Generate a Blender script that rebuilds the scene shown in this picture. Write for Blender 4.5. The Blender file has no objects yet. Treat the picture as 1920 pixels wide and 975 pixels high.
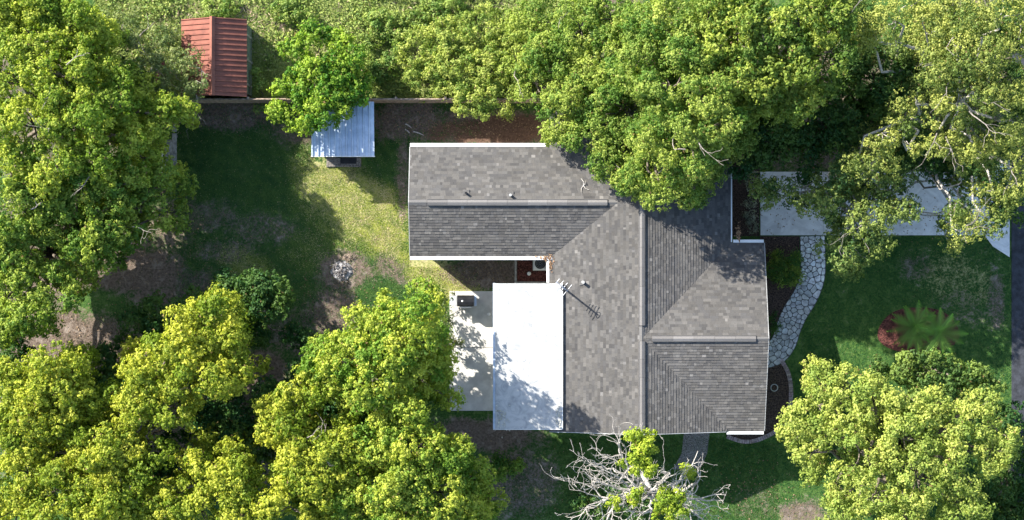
import bpy, math, random
import numpy as np
from mathutils import Vector

random.seed(7)
rng = np.random.default_rng(11)
SC = bpy.context.scene
COL = SC.collection

# ------------------------------------------------------------------ camera, sky, sun, exposure
CAM_H = 80.0                       # drone height above the lawn
F_PX = 3012.0                      # 56.5 mm lens on a 1920 px wide frame
cam_d = bpy.data.cameras.new('camera')
cam_d.sensor_width = 36.0
cam_d.lens = 36.0 * F_PX / 1920.0
cam_d.clip_end = 2000.0
cam = bpy.data.objects.new('camera', cam_d)
cam.location = (0, 0, CAM_H)
COL.objects.link(cam)
SC.camera = cam

SUN_EL = math.radians(32.0)
SUN_DIR = Vector((-0.785 * math.cos(SUN_EL), 0.62 * math.cos(SUN_EL), math.sin(SUN_EL))).normalized()
world = bpy.data.worlds.new('World')
SC.world = world
world.use_nodes = True
wn = world.node_tree
sky = wn.nodes.new('ShaderNodeTexSky')
sky.sky_type = 'NISHITA'
sky.sun_disc = False
sky.sun_elevation = SUN_EL
sky.sun_rotation = math.atan2(SUN_DIR.x, SUN_DIR.y)
wn.links.new(sky.outputs[0], wn.nodes['Background'].inputs[0])
wn.nodes['Background'].inputs[1].default_value = 0.13

sun_d = bpy.data.lights.new('sun', 'SUN')
sun_d.energy = 5.0
sun_d.angle = math.radians(0.5)
sun_d.color = (1.0, 0.95, 0.86)
sun = bpy.data.objects.new('sun', sun_d)
sun.rotation_euler = (-SUN_DIR).to_track_quat('-Z', 'Y').to_euler()
sun.location = SUN_DIR * 60
COL.objects.link(sun)

SC.view_settings.view_transform = 'Standard'
SC.view_settings.look = 'None'
SC.view_settings.gamma = 1.0
SC.view_settings.use_curve_mapping = False
SC.view_settings.exposure = 1.42
SC.render.filter_size = 0.85
SC.cycles.max_bounces = 6
SC.cycles.transparent_max_bounces = 4


# ------------------------------------------------------------------ helpers
def W(px, py, z=0.0):
    """survey point: place in the drone picture + height above ground -> metres"""
    k = (CAM_H - z) / F_PX
    return Vector(((px - 960.0) * k, (487.5 - py) * k, z))


def tag(o, label=None, cat=None, group=None, kind=None):
    if label: o['label'] = label
    if cat: o['category'] = cat
    if group: o['group'] = group
    if kind: o['kind'] = kind
    return o


def empty(name, loc=(0, 0, 0)):
    o = bpy.data.objects.new(name, None)
    o.location = loc
    o.empty_display_size = 0.3
    COL.objects.link(o)
    return o


def link(name, me, parent=None):
    o = bpy.data.objects.new(name, me)
    COL.objects.link(o)
    if parent is not None:
        o.parent = parent
        # geometry is authored in world space: keep it there
        loc = Vector((0, 0, 0)); p = parent
        while p is not None:
            loc += p.location; p = p.parent
        o.location = -loc
    return o


class MB:
    """collects polygons (world space) into one mesh"""
    def __init__(s):
        s.v = []; s.f = []; s.c = []; s.col = (1, 1, 1)

    def poly(s, pts):
        b = len(s.v)
        s.v += [tuple(p) for p in pts]
        s.c += [s.col] * len(pts)
        s.f.append(tuple(range(b, b + len(pts))))

    def hull(s, bottom, top):
        """closed prism between two rings of equal length"""
        b = len(s.v); n = len(bottom)
        s.v += [tuple(p) for p in bottom] + [tuple(p) for p in top]
        s.c += [s.col] * (2 * n)
        s.f.append(tuple(range(b + n - 1, b - 1, -1)))
        s.f.append(tuple(range(b + n, b + 2 * n)))
        for i in range(n):
            j = (i + 1) % n
            s.f.append((b + i, b + j, b + n + j, b + n + i))

    def box(s, x0, x1, y0, y1, z0, z1, bev=0.0):
        x0, x1 = min(x0, x1), max(x0, x1); y0, y1 = min(y0, y1), max(y0, y1)
        bt = [(x0, y0, z0), (x1, y0, z0), (x1, y1, z0), (x0, y1, z0)]
        if bev <= 0:
            s.hull(bt, [(x, y, z1) for x, y, _ in bt])
        else:
            e = bev
            mid = [(x, y, z1 - e) for x, y, _ in bt]
            tp = [(x0 + e, y0 + e, z1), (x1 - e, y0 + e, z1), (x1 - e, y1 - e, z1), (x0 + e, y1 - e, z1)]
            b = len(s.v)
            s.v += bt + mid + tp
            s.c += [s.col] * 12
            s.f.append((b + 3, b + 2, b + 1, b)); s.f.append((b + 8, b + 9, b + 10, b + 11))
            for lo, hi in ((0, 4), (4, 8)):
                for i in range(4):
                    j = (i + 1) % 4
                    s.f.append((b + lo + i, b + lo + j, b + hi + j, b + hi + i))

    def tube(s, pts, rads, n=6):
        pts = [Vector(p) for p in pts]
        b = len(s.v)
        m = len(pts)
        for i, p in enumerate(pts):
            d = (pts[min(i + 1, m - 1)] - pts[max(i - 1, 0)])
            if d.length < 1e-6: d = Vector((0, 0, 1))
            d.normalize()
            a = d.cross(Vector((0, 0, 1)) if abs(d.z) < .9 else Vector((1, 0, 0))).normalized()
            c = d.cross(a)
            for k in range(n):
                t = 2 * math.pi * k / n
                q = p + (a * math.cos(t) + c * math.sin(t)) * rads[i]
                s.v.append(tuple(q)); s.c.append(s.col)
        for i in range(m - 1):
            for k in range(n):
                k2 = (k + 1) % n
                s.f.append((b + i * n + k, b + i * n + k2, b + (i + 1) * n + k2, b + (i + 1) * n + k))
        s.f.append(tuple(b + k for k in range(n - 1, -1, -1)))
        s.f.append(tuple(b + (m - 1) * n + k for k in range(n)))

    def cyl(s, x, y, z0, z1, r, n=16):
        ring = [(x + r * math.cos(2 * math.pi * k / n), y + r * math.sin(2 * math.pi * k / n)) for k in range(n)]
        s.hull([(a, b, z0) for a, b in ring], [(a, b, z1) for a, b in ring])

    def mesh(s, name):
        me = bpy.data.meshes.new(name)
        me.from_pydata(s.v, [], s.f)
        a = me.color_attributes.new('Col', 'FLOAT_COLOR', 'POINT')
        c = np.ones((len(s.v), 4), np.float32)
        c[:, :3] = np.array(s.c, np.float32).reshape(-1, 3)
        a.data.foreach_set('color', c.ravel())
        me.update()
        return me

    def build(s, name, mat, parent=None, smooth=False):
        me = s.mesh(name)
        me.materials.append(mat)
        if smooth:
            me.polygons.foreach_set('use_smooth', [True] * len(me.polygons))
        return link(name, me, parent)


def fast_mesh(name, V, Fc, C, mat, parent=None):
    """V (n,3), Fc (m,k) index array, C (n,3) colours"""
    me = bpy.data.meshes.new(name)
    V = np.ascontiguousarray(V, np.float32); Fc = np.ascontiguousarray(Fc, np.int32)
    me.vertices.add(len(V)); me.vertices.foreach_set('co', V.ravel())
    k = Fc.shape[1]
    me.loops.add(Fc.size); me.loops.foreach_set('vertex_index', Fc.ravel())
    me.polygons.add(len(Fc))
    me.polygons.foreach_set('loop_start', np.arange(0, Fc.size, k, dtype=np.int32))
    a = me.color_attributes.new('Col', 'FLOAT_COLOR', 'POINT')
    c4 = np.ones((len(V), 4), np.float32); c4[:, :3] = C
    a.data.foreach_set('color', c4.ravel())
    me.materials.append(mat)
    me.update(calc_edges=True)
    return link(name, me, parent)


# ------------------------------------------------------------------ materials
def mat(name, base=(.5, .5, .5), rough=.8, var=.15, scale=3.0, spec=.3, metal=0.0, attr=False, bump=0.0, bscale=None,
        second=None, detail=6.0, hi=.62, lo=.38, dist=0.0):
    m = bpy.data.materials.new(name)
    m.use_nodes = True
    nt = m.node_tree
    b = nt.nodes['Principled BSDF']
    b.inputs['Roughness'].default_value = rough
    b.inputs['Metallic'].default_value = metal
    b.inputs['Specular IOR Level'].default_value = spec
    geo = nt.nodes.new('ShaderNodeNewGeometry')
    nz = nt.nodes.new('ShaderNodeTexNoise')
    nz.inputs['Scale'].default_value = scale
    nz.inputs['Detail'].default_value = detail
    nz.inputs['Roughness'].default_value = .65
    nz.inputs['Distortion'].default_value = dist
    nt.links.new(geo.outputs['Position'], nz.inputs['Vector'])
    rp = nt.nodes.new('ShaderNodeMapRange')
    rp.inputs['From Min'].default_value = lo
    rp.inputs['From Max'].default_value = hi
    nt.links.new(nz.outputs['Fac'], rp.inputs['Value'])
    mx = nt.nodes.new('ShaderNodeMix'); mx.data_type = 'RGBA'
    b2 = second if second else tuple(c * (1 - var * 2) for c in base)
    mx.inputs['A'].default_value = (*b2, 1)
    mx.inputs['B'].default_value = (*[min(1, c * (1 + (0 if second else var))) for c in base], 1)
    nt.links.new(rp.outputs['Result'], mx.inputs['Factor'])
    out = mx.outputs['Result']
    if attr:
        at = nt.nodes.new('ShaderNodeAttribute'); at.attribute_name = 'Col'
        mu = nt.nodes.new('ShaderNodeMix'); mu.data_type = 'RGBA'; mu.blend_type = 'MULTIPLY'
        mu.inputs['Factor'].default_value = 1
        nt.links.new(out, mu.inputs['A']); nt.links.new(at.outputs['Color'], mu.inputs['B'])
        out = mu.outputs['Result']
    nt.links.new(out, b.inputs['Base Color'])
    if bump:
        n2 = nt.nodes.new('ShaderNodeTexNoise')
        n2.inputs['Scale'].default_value = bscale or scale * 6
        n2.inputs['Detail'].default_value = 5
        nt.links.new(geo.outputs['Position'], n2.inputs['Vector'])
        bp = nt.nodes.new('ShaderNodeBump')
        bp.inputs['Strength'].default_value = bump
        bp.inputs['Distance'].default_value = .03
        nt.links.new(n2.outputs['Fac'], bp.inputs['Height'])
        nt.links.new(bp.outputs['Normal'], b.inputs['Normal'])
    return m


def leaf_mat(name, trans=.4):
    m = bpy.data.materials.new(name)
    m.use_nodes = True
    nt = m.node_tree
    b = nt.nodes['Principled BSDF']
    b.inputs['Roughness'].default_value = .55
    b.inputs['Specular IOR Level'].default_value = .25
    at = nt.nodes.new('ShaderNodeAttribute'); at.attribute_name = 'Col'
    tr = nt.nodes.new('ShaderNodeBsdfTranslucent')
    mu = nt.nodes.new('ShaderNodeMix'); mu.data_type = 'RGBA'; mu.blend_type = 'MULTIPLY'
    mu.inputs['Factor'].default_value = 1
    mu.inputs['B'].default_value = (1.0, 1.15, .5, 1)
    nt.links.new(at.outputs['Color'], mu.inputs['A'])
    nt.links.new(mu.outputs['Result'], tr.inputs['Color'])
    nt.links.new(at.outputs['Color'], b.inputs['Base Color'])
    ms = nt.nodes.new('ShaderNodeMixShader')
    ms.inputs[0].default_value = trans
    nt.links.new(b.outputs[0], ms.inputs[1]); nt.links.new(tr.outputs[0], ms.inputs[2])
    nt.links.new(ms.outputs[0], nt.nodes['Material Output'].inputs[0])
    return m


M = {}
M['leaf'] = leaf_mat('leaf')
M['grass'] = leaf_mat('grass_blade', .25)
M['bark'] = mat('bark', (.17, .14, .11), .9, .3, 9, bump=.6)
M['pale_bark'] = mat('pale_bark', (.46, .42, .37), .9, .22, 12, bump=.5)
M['dead_bark'] = mat('dead_bark', (.48, .455, .42), .9, .25, 14, attr=True)
M['twig'] = mat('grey_twig', (.30, .27, .24), .9, .25, 14, attr=True)
M['shingle'] = mat('shingle', (1, 1, 1), .95, .13, 40, spec=.1, attr=True)
M['deck'] = mat('roof_deck', (.06, .06, .06), .9, .1)
M['white'] = mat('white_paint', (.80, .80, .78), .45, .04, 2)
M['whiteroof'] = mat('white_roof_panel', (.47, .47, .455), .5, .0, 1.5, second=(.27, .28, .285), lo=.30, hi=.56, dist=2.2)
M['wall'] = mat('stucco_wall', (.62, .58, .50), .9, .07, 6, bump=.2)
M['glass'] = mat('window_glass', (.03, .04, .05), .08, .1, spec=.6)
M['concrete'] = mat('concrete', (.56, .54, .50), .9, .10, 1.3, bump=.15, bscale=30)
M['drive'] = mat('driveway_concrete', (.78, .77, .75), .9, .0, 1.4, second=(.60, .59, .57), dist=1.2, bump=.15, bscale=30)
M['asphalt'] = mat('asphalt', (.042, .046, .056), .9, .2, 3, bump=.4, bscale=60)
M['stone_light'] = mat('flagstone_light', (.66, .68, .68), .85, .2, 5, attr=True, bump=.3)
M['mortar'] = mat('mortar', (.10, .10, .10), .95, .2, 6)
M['brick'] = mat('edging_brick', (.36, .28, .27), .9, .25, 9, attr=True)
M['mulch'] = mat('mulch', (.075, .05, .04), .95, .4, 14, bump=1.0, bscale=18)
M['redmulch'] = mat('red_mulch', (.12, .042, .034), .95, .45, 16, bump=1.0, bscale=18)
M['gravelm'] = mat('gravel_path', (.22, .20, .18), .95, .35, 18, bump=1.0, bscale=25)
M['redmetal'] = mat('red_metal', (.27, .108, .080), .75, .2, 1.6, spec=.12, second=(.19, .080, .062))
M['bluemetal'] = mat('galvanised_metal', (.56, .64, .74), .5, .2, 1.6, spec=.4, metal=.15, second=(.38, .46, .56), dist=.6)
M['shedwall'] = mat('shed_wall', (.22, .20, .17), .9, .2, 5)
M['greenwall'] = mat('green_shed_wall', (.16, .20, .17), .9, .2, 4)
M['black'] = mat('black_enamel', (.02, .02, .022), .35, .2)
M['steel'] = mat('steel', (.42, .43, .45), .4, .1, metal=.6)
M['greyplastic'] = mat('grey_plastic', (.42, .43, .44), .6, .1)
M['fencewood'] = mat('fence_wood', (.36, .28, .22), .9, .25, 5)
M['greywood'] = mat('weathered_wood', (.34, .33, .31), .9, .2, 6)
M['ash'] = mat('ash', (.34, .33, .33), 1, .5, 7, second=(.04, .04, .045), bump=1, bscale=14, lo=.42, hi=.58)
M['char'] = mat('charred_wood', (.03, .028, .028), .9, .4, 8, second=(.22, .2, .19))
M['deadleaf'] = leaf_mat('dead_leaf', .15)
M['vent'] = mat('vent_pipe', (.42, .42, .41), .6, .1)
M['flash'] = mat('pipe_flashing', (.13, .125, .12), .8, .15, 8)
M['ridge'] = mat('ridge_cap', (1, 1, 1), .95, .12, 30, spec=.1, attr=True)


# ------------------------------------------------------------------ ground
def vnoise(x, y, s, seed=0):
    x = np.asarray(x) * s; y = np.asarray(y) * s
    r = np.random.default_rng(seed)
    out = 0
    for i in range(7):
        a = r.uniform(0, 2 * np.pi); f = r.uniform(.6, 1.7); p = r.uniform(0, 6.28)
        out = out + np.sin((x * np.cos(a) + y * np.sin(a)) * f * 2 + p + 1.3 * np.sin((x * np.sin(a) - y * np.cos(a)) * f + p * 2))
    return out / 7


# px, py, rx, ry, rotation, strength
DIRT_SHADE = [(430, 212, 110, 32, 0, 1), (560, 245, 60, 34, 0, .9), (760, 225, 75, 42, 0, 1), (905, 240, 150, 34, 0, 1.2), (300, 440, 90, 30, 8, .8),
        (370, 405, 100, 38, 0, .85), (480, 428, 90, 34, 0, .8), (40, 480, 100, 130, 0, 1), (1830, 120, 110, 140, 0, 1), (420, 470, 70, 26, 0, .8), (240, 510, 130, 45, 0, 1), (130, 640, 150, 60, 0, 1.2), (330, 540, 110, 45, 0, .9),  # patch below the sparse live oak paints shaded ground between crowns dark
        (645, 508, 55, 42, 0, 1.1), (625, 600, 60, 70, 0, 1), (735, 505, 40, 22, 40, .9), (560, 620, 70, 50, 0, .8),
        (940, 510, 110, 30, 0, 1.4), (890, 815, 120, 30, 0, 1.2), (960, 910, 90, 70, 0, .8), (1420, 945, 50, 40, 0, .6), (1720, 500, 35, 35, 0, .7),
        (1810, 575, 50, 30, 20, .62), (1870, 560, 18, 60, 0, .8), (1850, 480, 35, 30, 0, .4), (330, 45, 60, 26, 0, .9), (520, 38, 55, 22, 10, .95), (645, 92, 42, 16, 0, .9), (455, 14, 40, 14, 0, .9), (745, 10, 60, 12, 0, .9), (905, 8, 70, 12, 0, .9), (605, 40, 30, 12, 0, .8), (690, 60, 26, 12, 0, .8), (965, 40, 20, 30, 0, .9), (250, 60, 30, 20, 0, .8), (300, 820, 400, 130, 0, .8),
        (480, 700, 60, 50, 0, 1), (1150, 10, 60, 30, 0, 1), (1500, 200, 200, 150, 0, .9), (1300, 100, 200, 110, 0, .8), (755, 330, 14, 90, 0, .9),
        (100, 200, 200, 150, 0, .8), (1500, 960, 50, 25, 0, .9)]
DRY_SUNLIT = [(665, 385, 150, 66, 40, .85), (810, 512, 95, 40, 30, .9), (470, 505, 60, 30, 30, .7), (690, 360, 75, 35, 25, .9), (640, 320, 60, 28, 20, .5), (600, 400, 60, 30, 30, .6), (835, 515, 75, 22, 25, 1), (590, 470, 60, 40, 0, .5), (700, 480, 60, 40, 0, .4),  # dry straw; leading patches also paint the sunlit strip and streaks paler
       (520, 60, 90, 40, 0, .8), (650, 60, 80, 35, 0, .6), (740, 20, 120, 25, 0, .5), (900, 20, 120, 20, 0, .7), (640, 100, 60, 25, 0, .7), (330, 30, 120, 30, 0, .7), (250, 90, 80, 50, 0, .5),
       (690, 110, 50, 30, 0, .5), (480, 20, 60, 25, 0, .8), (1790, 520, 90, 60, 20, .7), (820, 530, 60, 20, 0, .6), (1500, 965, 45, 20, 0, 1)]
RED = [(920, 245, 120, 30, 0, 1), (1000, 510, 40, 30, 0, .8), (440, 225, 80, 20, 0, .3)]


def patch(lst, x, y, seed):
    px = 960 + x * 37.65; py = 487.5 - y * 37.65
    out = np.zeros_like(x)
    n = vnoise(x, y, .55, seed) * .55 + vnoise(x, y, 1.6, seed + 1) * .35
    for (cx, cy, rx, ry, rot, s) in lst:
        a = math.radians(rot)
        dx = (px - cx) * math.cos(a) + (py - cy) * math.sin(a)
        dy = -(px - cx) * math.sin(a) + (py - cy) * math.cos(a)
        d = np.sqrt((dx / rx) ** 2 + (dy / ry) ** 2)
        out = np.maximum(out, np.clip((1.25 - d + n * .6) * 1.6, 0, 1) * min(s, 1) * np.clip(s, 0, 1))
    return np.clip(out, 0, 1)


def masks(x, y):
    return patch(DIRT_SHADE, x, y, 3), patch(DRY_SUNLIT, x, y, 9), patch(RED, x, y, 21)


GX, GY, ST = 34, 20, .2
nx, ny = int(2 * GX / ST) + 1, int(2 * GY / ST) + 1
gx, gy = np.meshgrid(np.linspace(-GX, GX, nx), np.linspace(-GY, GY, ny))
gx = gx.ravel(); gy = gy.ravel()
gz = -.012 + .012 * vnoise(gx, gy, .5, 40)
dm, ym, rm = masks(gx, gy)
V = np.stack([gx, gy, gz], 1)
idx = np.arange(nx * ny).reshape(ny, nx)
Fq = np.stack([idx[:-1, :-1].ravel(), idx[:-1, 1:].ravel(), idx[1:, 1:].ravel(), idx[1:, :-1].ravel()], 1)
# outer ring out to the horizon
R = 700.0
ring = np.array([[-R, -R, -.02], [R, -R, -.02], [R, R, -.02], [-R, R, -.02], [-GX, -GY, -.02], [GX, -GY, -.02], [GX, GY, -.02], [-GX, GY, -.02]])
b0 = len(V)
V = np.concatenate([V, ring])
Fq = np.concatenate([Fq, np.array([[0, 1, 5, 4], [1, 2, 6, 5], [2, 3, 7, 6], [3, 0, 4, 7]]) + b0])
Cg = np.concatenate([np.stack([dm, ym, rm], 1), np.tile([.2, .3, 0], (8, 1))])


def ground_mat():
    m = bpy.data.materials.new('ground_soil_and_lawn')
    m.use_nodes = True
    nt = m.node_tree; N = nt.nodes; L = nt.links
    b = N['Principled BSDF']; b.inputs['Roughness'].default_value = .95; b.inputs['Specular IOR Level'].default_value = .1
    geo = N.new('ShaderNodeNewGeometry')

    def noise(s, d=6, r=.65, dist=0):
        n = N.new('ShaderNodeTexNoise'); n.inputs['Scale'].default_value = s; n.inputs['Detail'].default_value = d
        n.inputs['Roughness'].default_value = r; n.inputs['Distortion'].default_value = dist
        L.new(geo.outputs['Position'], n.inputs['Vector']); return n.outputs['Fac']

    def mix(f, a, b_):
        x = N.new('ShaderNodeMix'); x.data_type = 'RGBA'
        for k, v in (('Factor', f), ('A', a), ('B', b_)):
            if isinstance(v, tuple): x.inputs[k].default_value = (*v, 1)
            elif isinstance(v, float): x.inputs[k].default_value = v
            else: L.new(v, x.inputs[k])
        return x.outputs['Result']

    def ramp(v, lo, hi):
        r = N.new('ShaderNodeMapRange'); r.inputs['From Min'].default_value = lo; r.inputs['From Max'].default_value = hi
        L.new(v, r.inputs['Value']); return r.outputs['Result']

    def mth(op, a, b_):
        x = N.new('ShaderNodeMath'); x.operation = op
        for k, v in ((0, a), (1, b_)):
            if isinstance(v, float): x.inputs[k].default_value = v
            else: L.new(v, x.inputs[k])
        return x.outputs[0]
    at = N.new('ShaderNodeAttribute'); at.attribute_name = 'Col'
    sp = N.new('ShaderNodeSeparateColor'); L.new(at.outputs['Color'], sp.inputs[0])
    fine = noise(9, 8, .7); mid = noise(2.2, 6, .6, .6); big = noise(.5, 4)
    grass = mix(ramp(fine, .35, .65), (.020, .062, .018), (.080, .150, .032))
    grass = mix(ramp(mid, .48, .66), grass, (.095, .165, .040))
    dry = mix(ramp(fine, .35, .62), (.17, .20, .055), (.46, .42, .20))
    dirt = mix(ramp(fine, .32, .68), (.075, .054, .041), (.205, .162, .130))
    dirt = mix(ramp(mid, .54, .70), dirt, (.26, .215, .18))
    red = mix(ramp(fine, .35, .65), (.075, .044, .032), (.165, .105, .075))
    jit = mth('MULTIPLY', mth('SUBTRACT', mid, .5), 1.1)
    jit2 = mth('MULTIPLY', mth('SUBTRACT', fine, .5), 1.4)
    jj = mth('ADD', jit, jit2)
    fd = ramp(mth('ADD', sp.outputs[0], mth('MULTIPLY', jj, 1.5)), .25, .75)
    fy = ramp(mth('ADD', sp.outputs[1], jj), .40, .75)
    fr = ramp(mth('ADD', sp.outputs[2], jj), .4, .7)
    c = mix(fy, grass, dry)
    c = mix(fd, c, dirt)
    c = mix(fr, c, red)
    L.new(c, b.inputs['Base Color'])
    bp = N.new('ShaderNodeBump'); bp.inputs['Strength'].default_value = .8; bp.inputs['Distance'].default_value = .05
    L.new(noise(14, 6), bp.inputs['Height']); L.new(bp.outputs['Normal'], b.inputs['Normal'])
    return m


M['ground'] = ground_mat()
g = fast_mesh('ground', V, Fq, Cg, M['ground'])
tag(g, 'back and front yard ground of lawn and bare brown soil', 'ground', kind='structure')


# ------------------------------------------------------------------ road, driveway, walk, patio, beds
def sheet(name, pts, z0, z1, m, label, cat, parent=None):
    mb = MB()
    mb.hull([(p[0], p[1], z0) for p in pts], [(p[0], p[1], z1) for p in pts])
    o = mb.build(name, m, parent)
    if parent is None: tag(o, label, cat, kind='structure')
    return o


def g2(px, py):
    v = W(px, py, 0.03); return (v.x, v.y)


rx = g2(1897, 0)[0]
sheet('road', [(rx, -60), (rx + 6.5, -60), (rx + 6.5, 60), (rx, 60)], -.05, .012, M['asphalt'], 'dark asphalt road running past the end of the driveway', 'road')
drive = empty('driveway', (*g2(1650, 385), 0))
tag(drive, 'pale concrete driveway between the house and the road, under the trees', 'driveway', kind='structure')
dx = [1426, 1545, 1662, 1778]
for i, a in enumerate(dx):
    b = dx[i + 1] - .6 if i < 3 else None
    if b:
        pts = [g2(a, 441), g2(b, 441), g2(b, 322), g2(a, 322)]
    else:
        pts = [g2(a, 441), g2(1846, 441), g2(1862, 462), g2(1893, 482), g2(1893, 300), g2(1862, 312), g2(1846, 322), g2(a, 322)]
    sheet('slab', pts, -.05, .035 + .002 * (i % 2), M['drive'], None, None, drive)

patio = empty('patio', (*g2(885, 656), 0))
tag(patio, 'light concrete patio beside the white porch roof', 'patio', kind='structure')
for (y0, y1) in ((546, 651.4), (652, 770)):
    sheet('slab', [g2(843, y1), g2(960, y1), g2(960, y0), g2(843, y0)], -.05, .05, M['concrete'], None, None, patio)


def spline(pts, n):
    pts = [Vector(p) for p in pts]
    P = [pts[0] * 2 - pts[1]] + pts + [pts[-1] * 2 - pts[-2]]
    out = []
    for i in range(1, len(P) - 2):
        for k in range(n):
            t = k / n
            a, b, c, d = P[i - 1], P[i], P[i + 1], P[i + 2]
            out.append(.5 * ((2 * b) + (c - a) * t + (2 * a - 5 * b + 4 * c - d) * t * t + (3 * b - a - 3 * c + d) * t ** 3))
    out.append(pts[-1])
    return out


def resample(pts, step):
    d = [0]
    for a, b in zip(pts, pts[1:]): d.append(d[-1] + (b - a).length)
    n = max(2, int(d[-1] / step)); out = []
    j = 0
    for i in range(n + 1):
        s = d[-1] * i / n
        while j < len(d) - 2 and d[j + 1] < s: j += 1
        t = (s - d[j]) / max(1e-9, d[j + 1] - d[j])
        out.append(pts[j].lerp(pts[j + 1], t))
    return out, d[-1]


# flagstone walk
cl = [W(x, y).to_2d() for x, y in ((1523, 443), (1524, 480), (1523, 518), (1511, 553), (1491, 586), (1478, 615), (1470, 640), (1455, 660), (1432, 668))]
cl = spline(cl, 12)
cl, LEN = resample(cl, .1)
HW = .60


def on_walk(s, t):
    f = max(0, min(len(cl) - 1.001, s / LEN * (len(cl) - 1)))
    i = int(f); p = cl[i].lerp(cl[i + 1], f - i)
    d = (cl[min(i + 2, len(cl) - 1)] - cl[max(i - 1, 0)]).normalized()
    nrm = Vector((-d.y, d.x))
    return p + nrm * t


walk = empty('walkway', (cl[0].x, cl[0].y, 0))
tag(walk, 'winding flagstone walkway from the driveway to the front of the house', 'walkway', kind='structure')
mb = MB()
n = len(cl) - 1
for i in range(n):
    a, b = LEN * i / n, LEN * (i + 1) / n
    q = [on_walk(a, -HW - .03), on_walk(b, -HW - .03), on_walk(b, HW + .03), on_walk(a, HW + .03)]
    mb.poly([(p.x, p.y, .03) for p in q])
mb.build('mortar_bed', M['mortar'], walk)


def clip_half(poly, px_, py_, nx_, ny_):
    out = []
    for i in range(len(poly)):
        a, b = poly[i], poly[(i + 1) % len(poly)]
        da = (a[0] - px_) * nx_ + (a[1] - py_) * ny_
        db = (b[0] - px_) * nx_ + (b[1] - py_) * ny_
        if da <= 0: out.append(a)
        if (da < 0 < db) or (db < 0 < da):
            t = da / (da - db)
            out.append((a[0] + (b[0] - a[0]) * t, a[1] + (b[1] - a[1]) * t))
    return out


seeds = []
tries = 0
while tries < 6000:
    tries += 1
    c = (random.uniform(0, LEN), random.uniform(-HW, HW), random.choice((.17, .22, .28, .36)))
    if all((c[0] - q[0]) ** 2 + (c[1] - q[1]) ** 2 > ((c[2] + q[2]) / 2) ** 2 for q in seeds): seeds.append(c)
for c in seeds:
    poly = [(0, -HW), (LEN, -HW), (LEN, HW), (0, HW)]
    for q in seeds:
        ddx, ddy = q[0] - c[0], q[1] - c[1]
        dd = math.hypot(ddx, ddy)
        if dd < 1e-6 or dd > 1.2: continue
        k = .5 - .017 / dd                       # joint width
        poly = clip_half(poly, c[0] + ddx * k, c[1] + ddy * k, ddx / dd, ddy / dd)
        if len(poly) < 3: break
    if len(poly) < 3: continue
    # round the corners a little
    rp = []
    for i in range(len(poly)):
        a, b, d = poly[i - 1], poly[i], poly[(i + 1) % len(poly)]
        rp.append((b[0] * .8 + a[0] * .2, b[1] * .8 + a[1] * .2)); rp.append((b[0] * .8 + d[0] * .2, b[1] * .8 + d[1] * .2))
    z = .045 + random.uniform(0, .012)
    pts = [on_walk(s, t) for s, t in rp]
    mbs = MB()
    blue = c[0] < 2.35 + .3 * c[1]
    v = random.uniform(.85, 1.18) * (1.0 if blue else .68)
    mbs.col = (v * random.uniform(.97, 1.03), v, v * random.uniform(.97, 1.05))
    mbs.hull([(p.x, p.y, .02) for p in pts], [(p.x, p.y, z) for p in pts])
    mbs.build('flagstone', M['stone_light'], walk)

# beds
sheet('mulch_bed', [g2(1425, 443), g2(1425, 690), g2(1437, 672), g2(1446, 625), g2(1470, 575), g2(1499, 530), g2(1499, 443)], -.05, .012,
      M['mulch'], 'dark mulch bed between the front wall and the flagstone walk', 'mulch bed')
edge = spline([W(x, y).to_2d() for x, y in ((1464, 674), (1478, 700), (1483, 735), (1478, 775), (1458, 805), (1425, 823), (1395, 828), (1362, 818))], 14)
sheet('curved_bed', [(p.x, p.y) for p in edge] + [g2(1362, 790), g2(1425, 790), g2(1425, 674)], -.05, .010,
      M['mulch'], 'dark planting bed inside the curved brick edging at the house corner', 'planting bed')
sheet('side_bed', [g2(1355, 443), g2(1424, 443), g2(1424, 250), g2(1355, 250)], -.05, .010,
      M['mulch'], 'dark bed between the house wall and the driveway end', 'planting bed')
ring_pts = [W(1722 + 76 * math.cos(t) * (1 + .06 * math.sin(3 * t)), 620 + 46 * math.sin(t) * (1 + .05 * math.cos(2 * t))) for t in np.linspace(0, 2 * math.pi, 33)[:-1]]
sheet('red_mulch_ring', [(p.x, p.y) for p in reversed(ring_pts)], -.05, .014, M['redmulch'], 'oval of red mulch around the sago palm on the front lawn', 'mulch ring')
sheet('gravel_path', [g2(1284, 800), g2(1278, 850), g2(1262, 880), g2(1312, 880), g2(1326, 850), g2(1332, 800)], -.05, .010,
      M['gravelm'], 'short grey gravel path leading from the south wall under the bare tree', 'path')
# curved brick edging
ed = empty('brick_edging', (edge[0].x, edge[0].y, 0))
tag(ed, 'curved pinkish grey brick edging round the corner planting bed', 'edging')
ep, el = resample(edge, .115)
for i, p in enumerate(ep[:-1]):
    d = (ep[i + 1] - p).normalized(); nn = Vector((-d.y, d.x))
    mbs = MB(); v = random.uniform(.75, 1.2); mbs.col = (v, v * random.uniform(.95, 1.05), v * random.uniform(.95, 1.1))
    q = [p - nn * .10, p + d * .098 - nn * .10, p + d * .098 + nn * .10, p + nn * .10]
    z = .065 + random.uniform(-.006, .006)
    q = [(a.x, a.y) for a in q]
    mbs.hull([(a, b, -.02) for a, b in q], [(a, b, z) for a, b in q])
    mbs.build('brick', M['brick'], ed)

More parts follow.
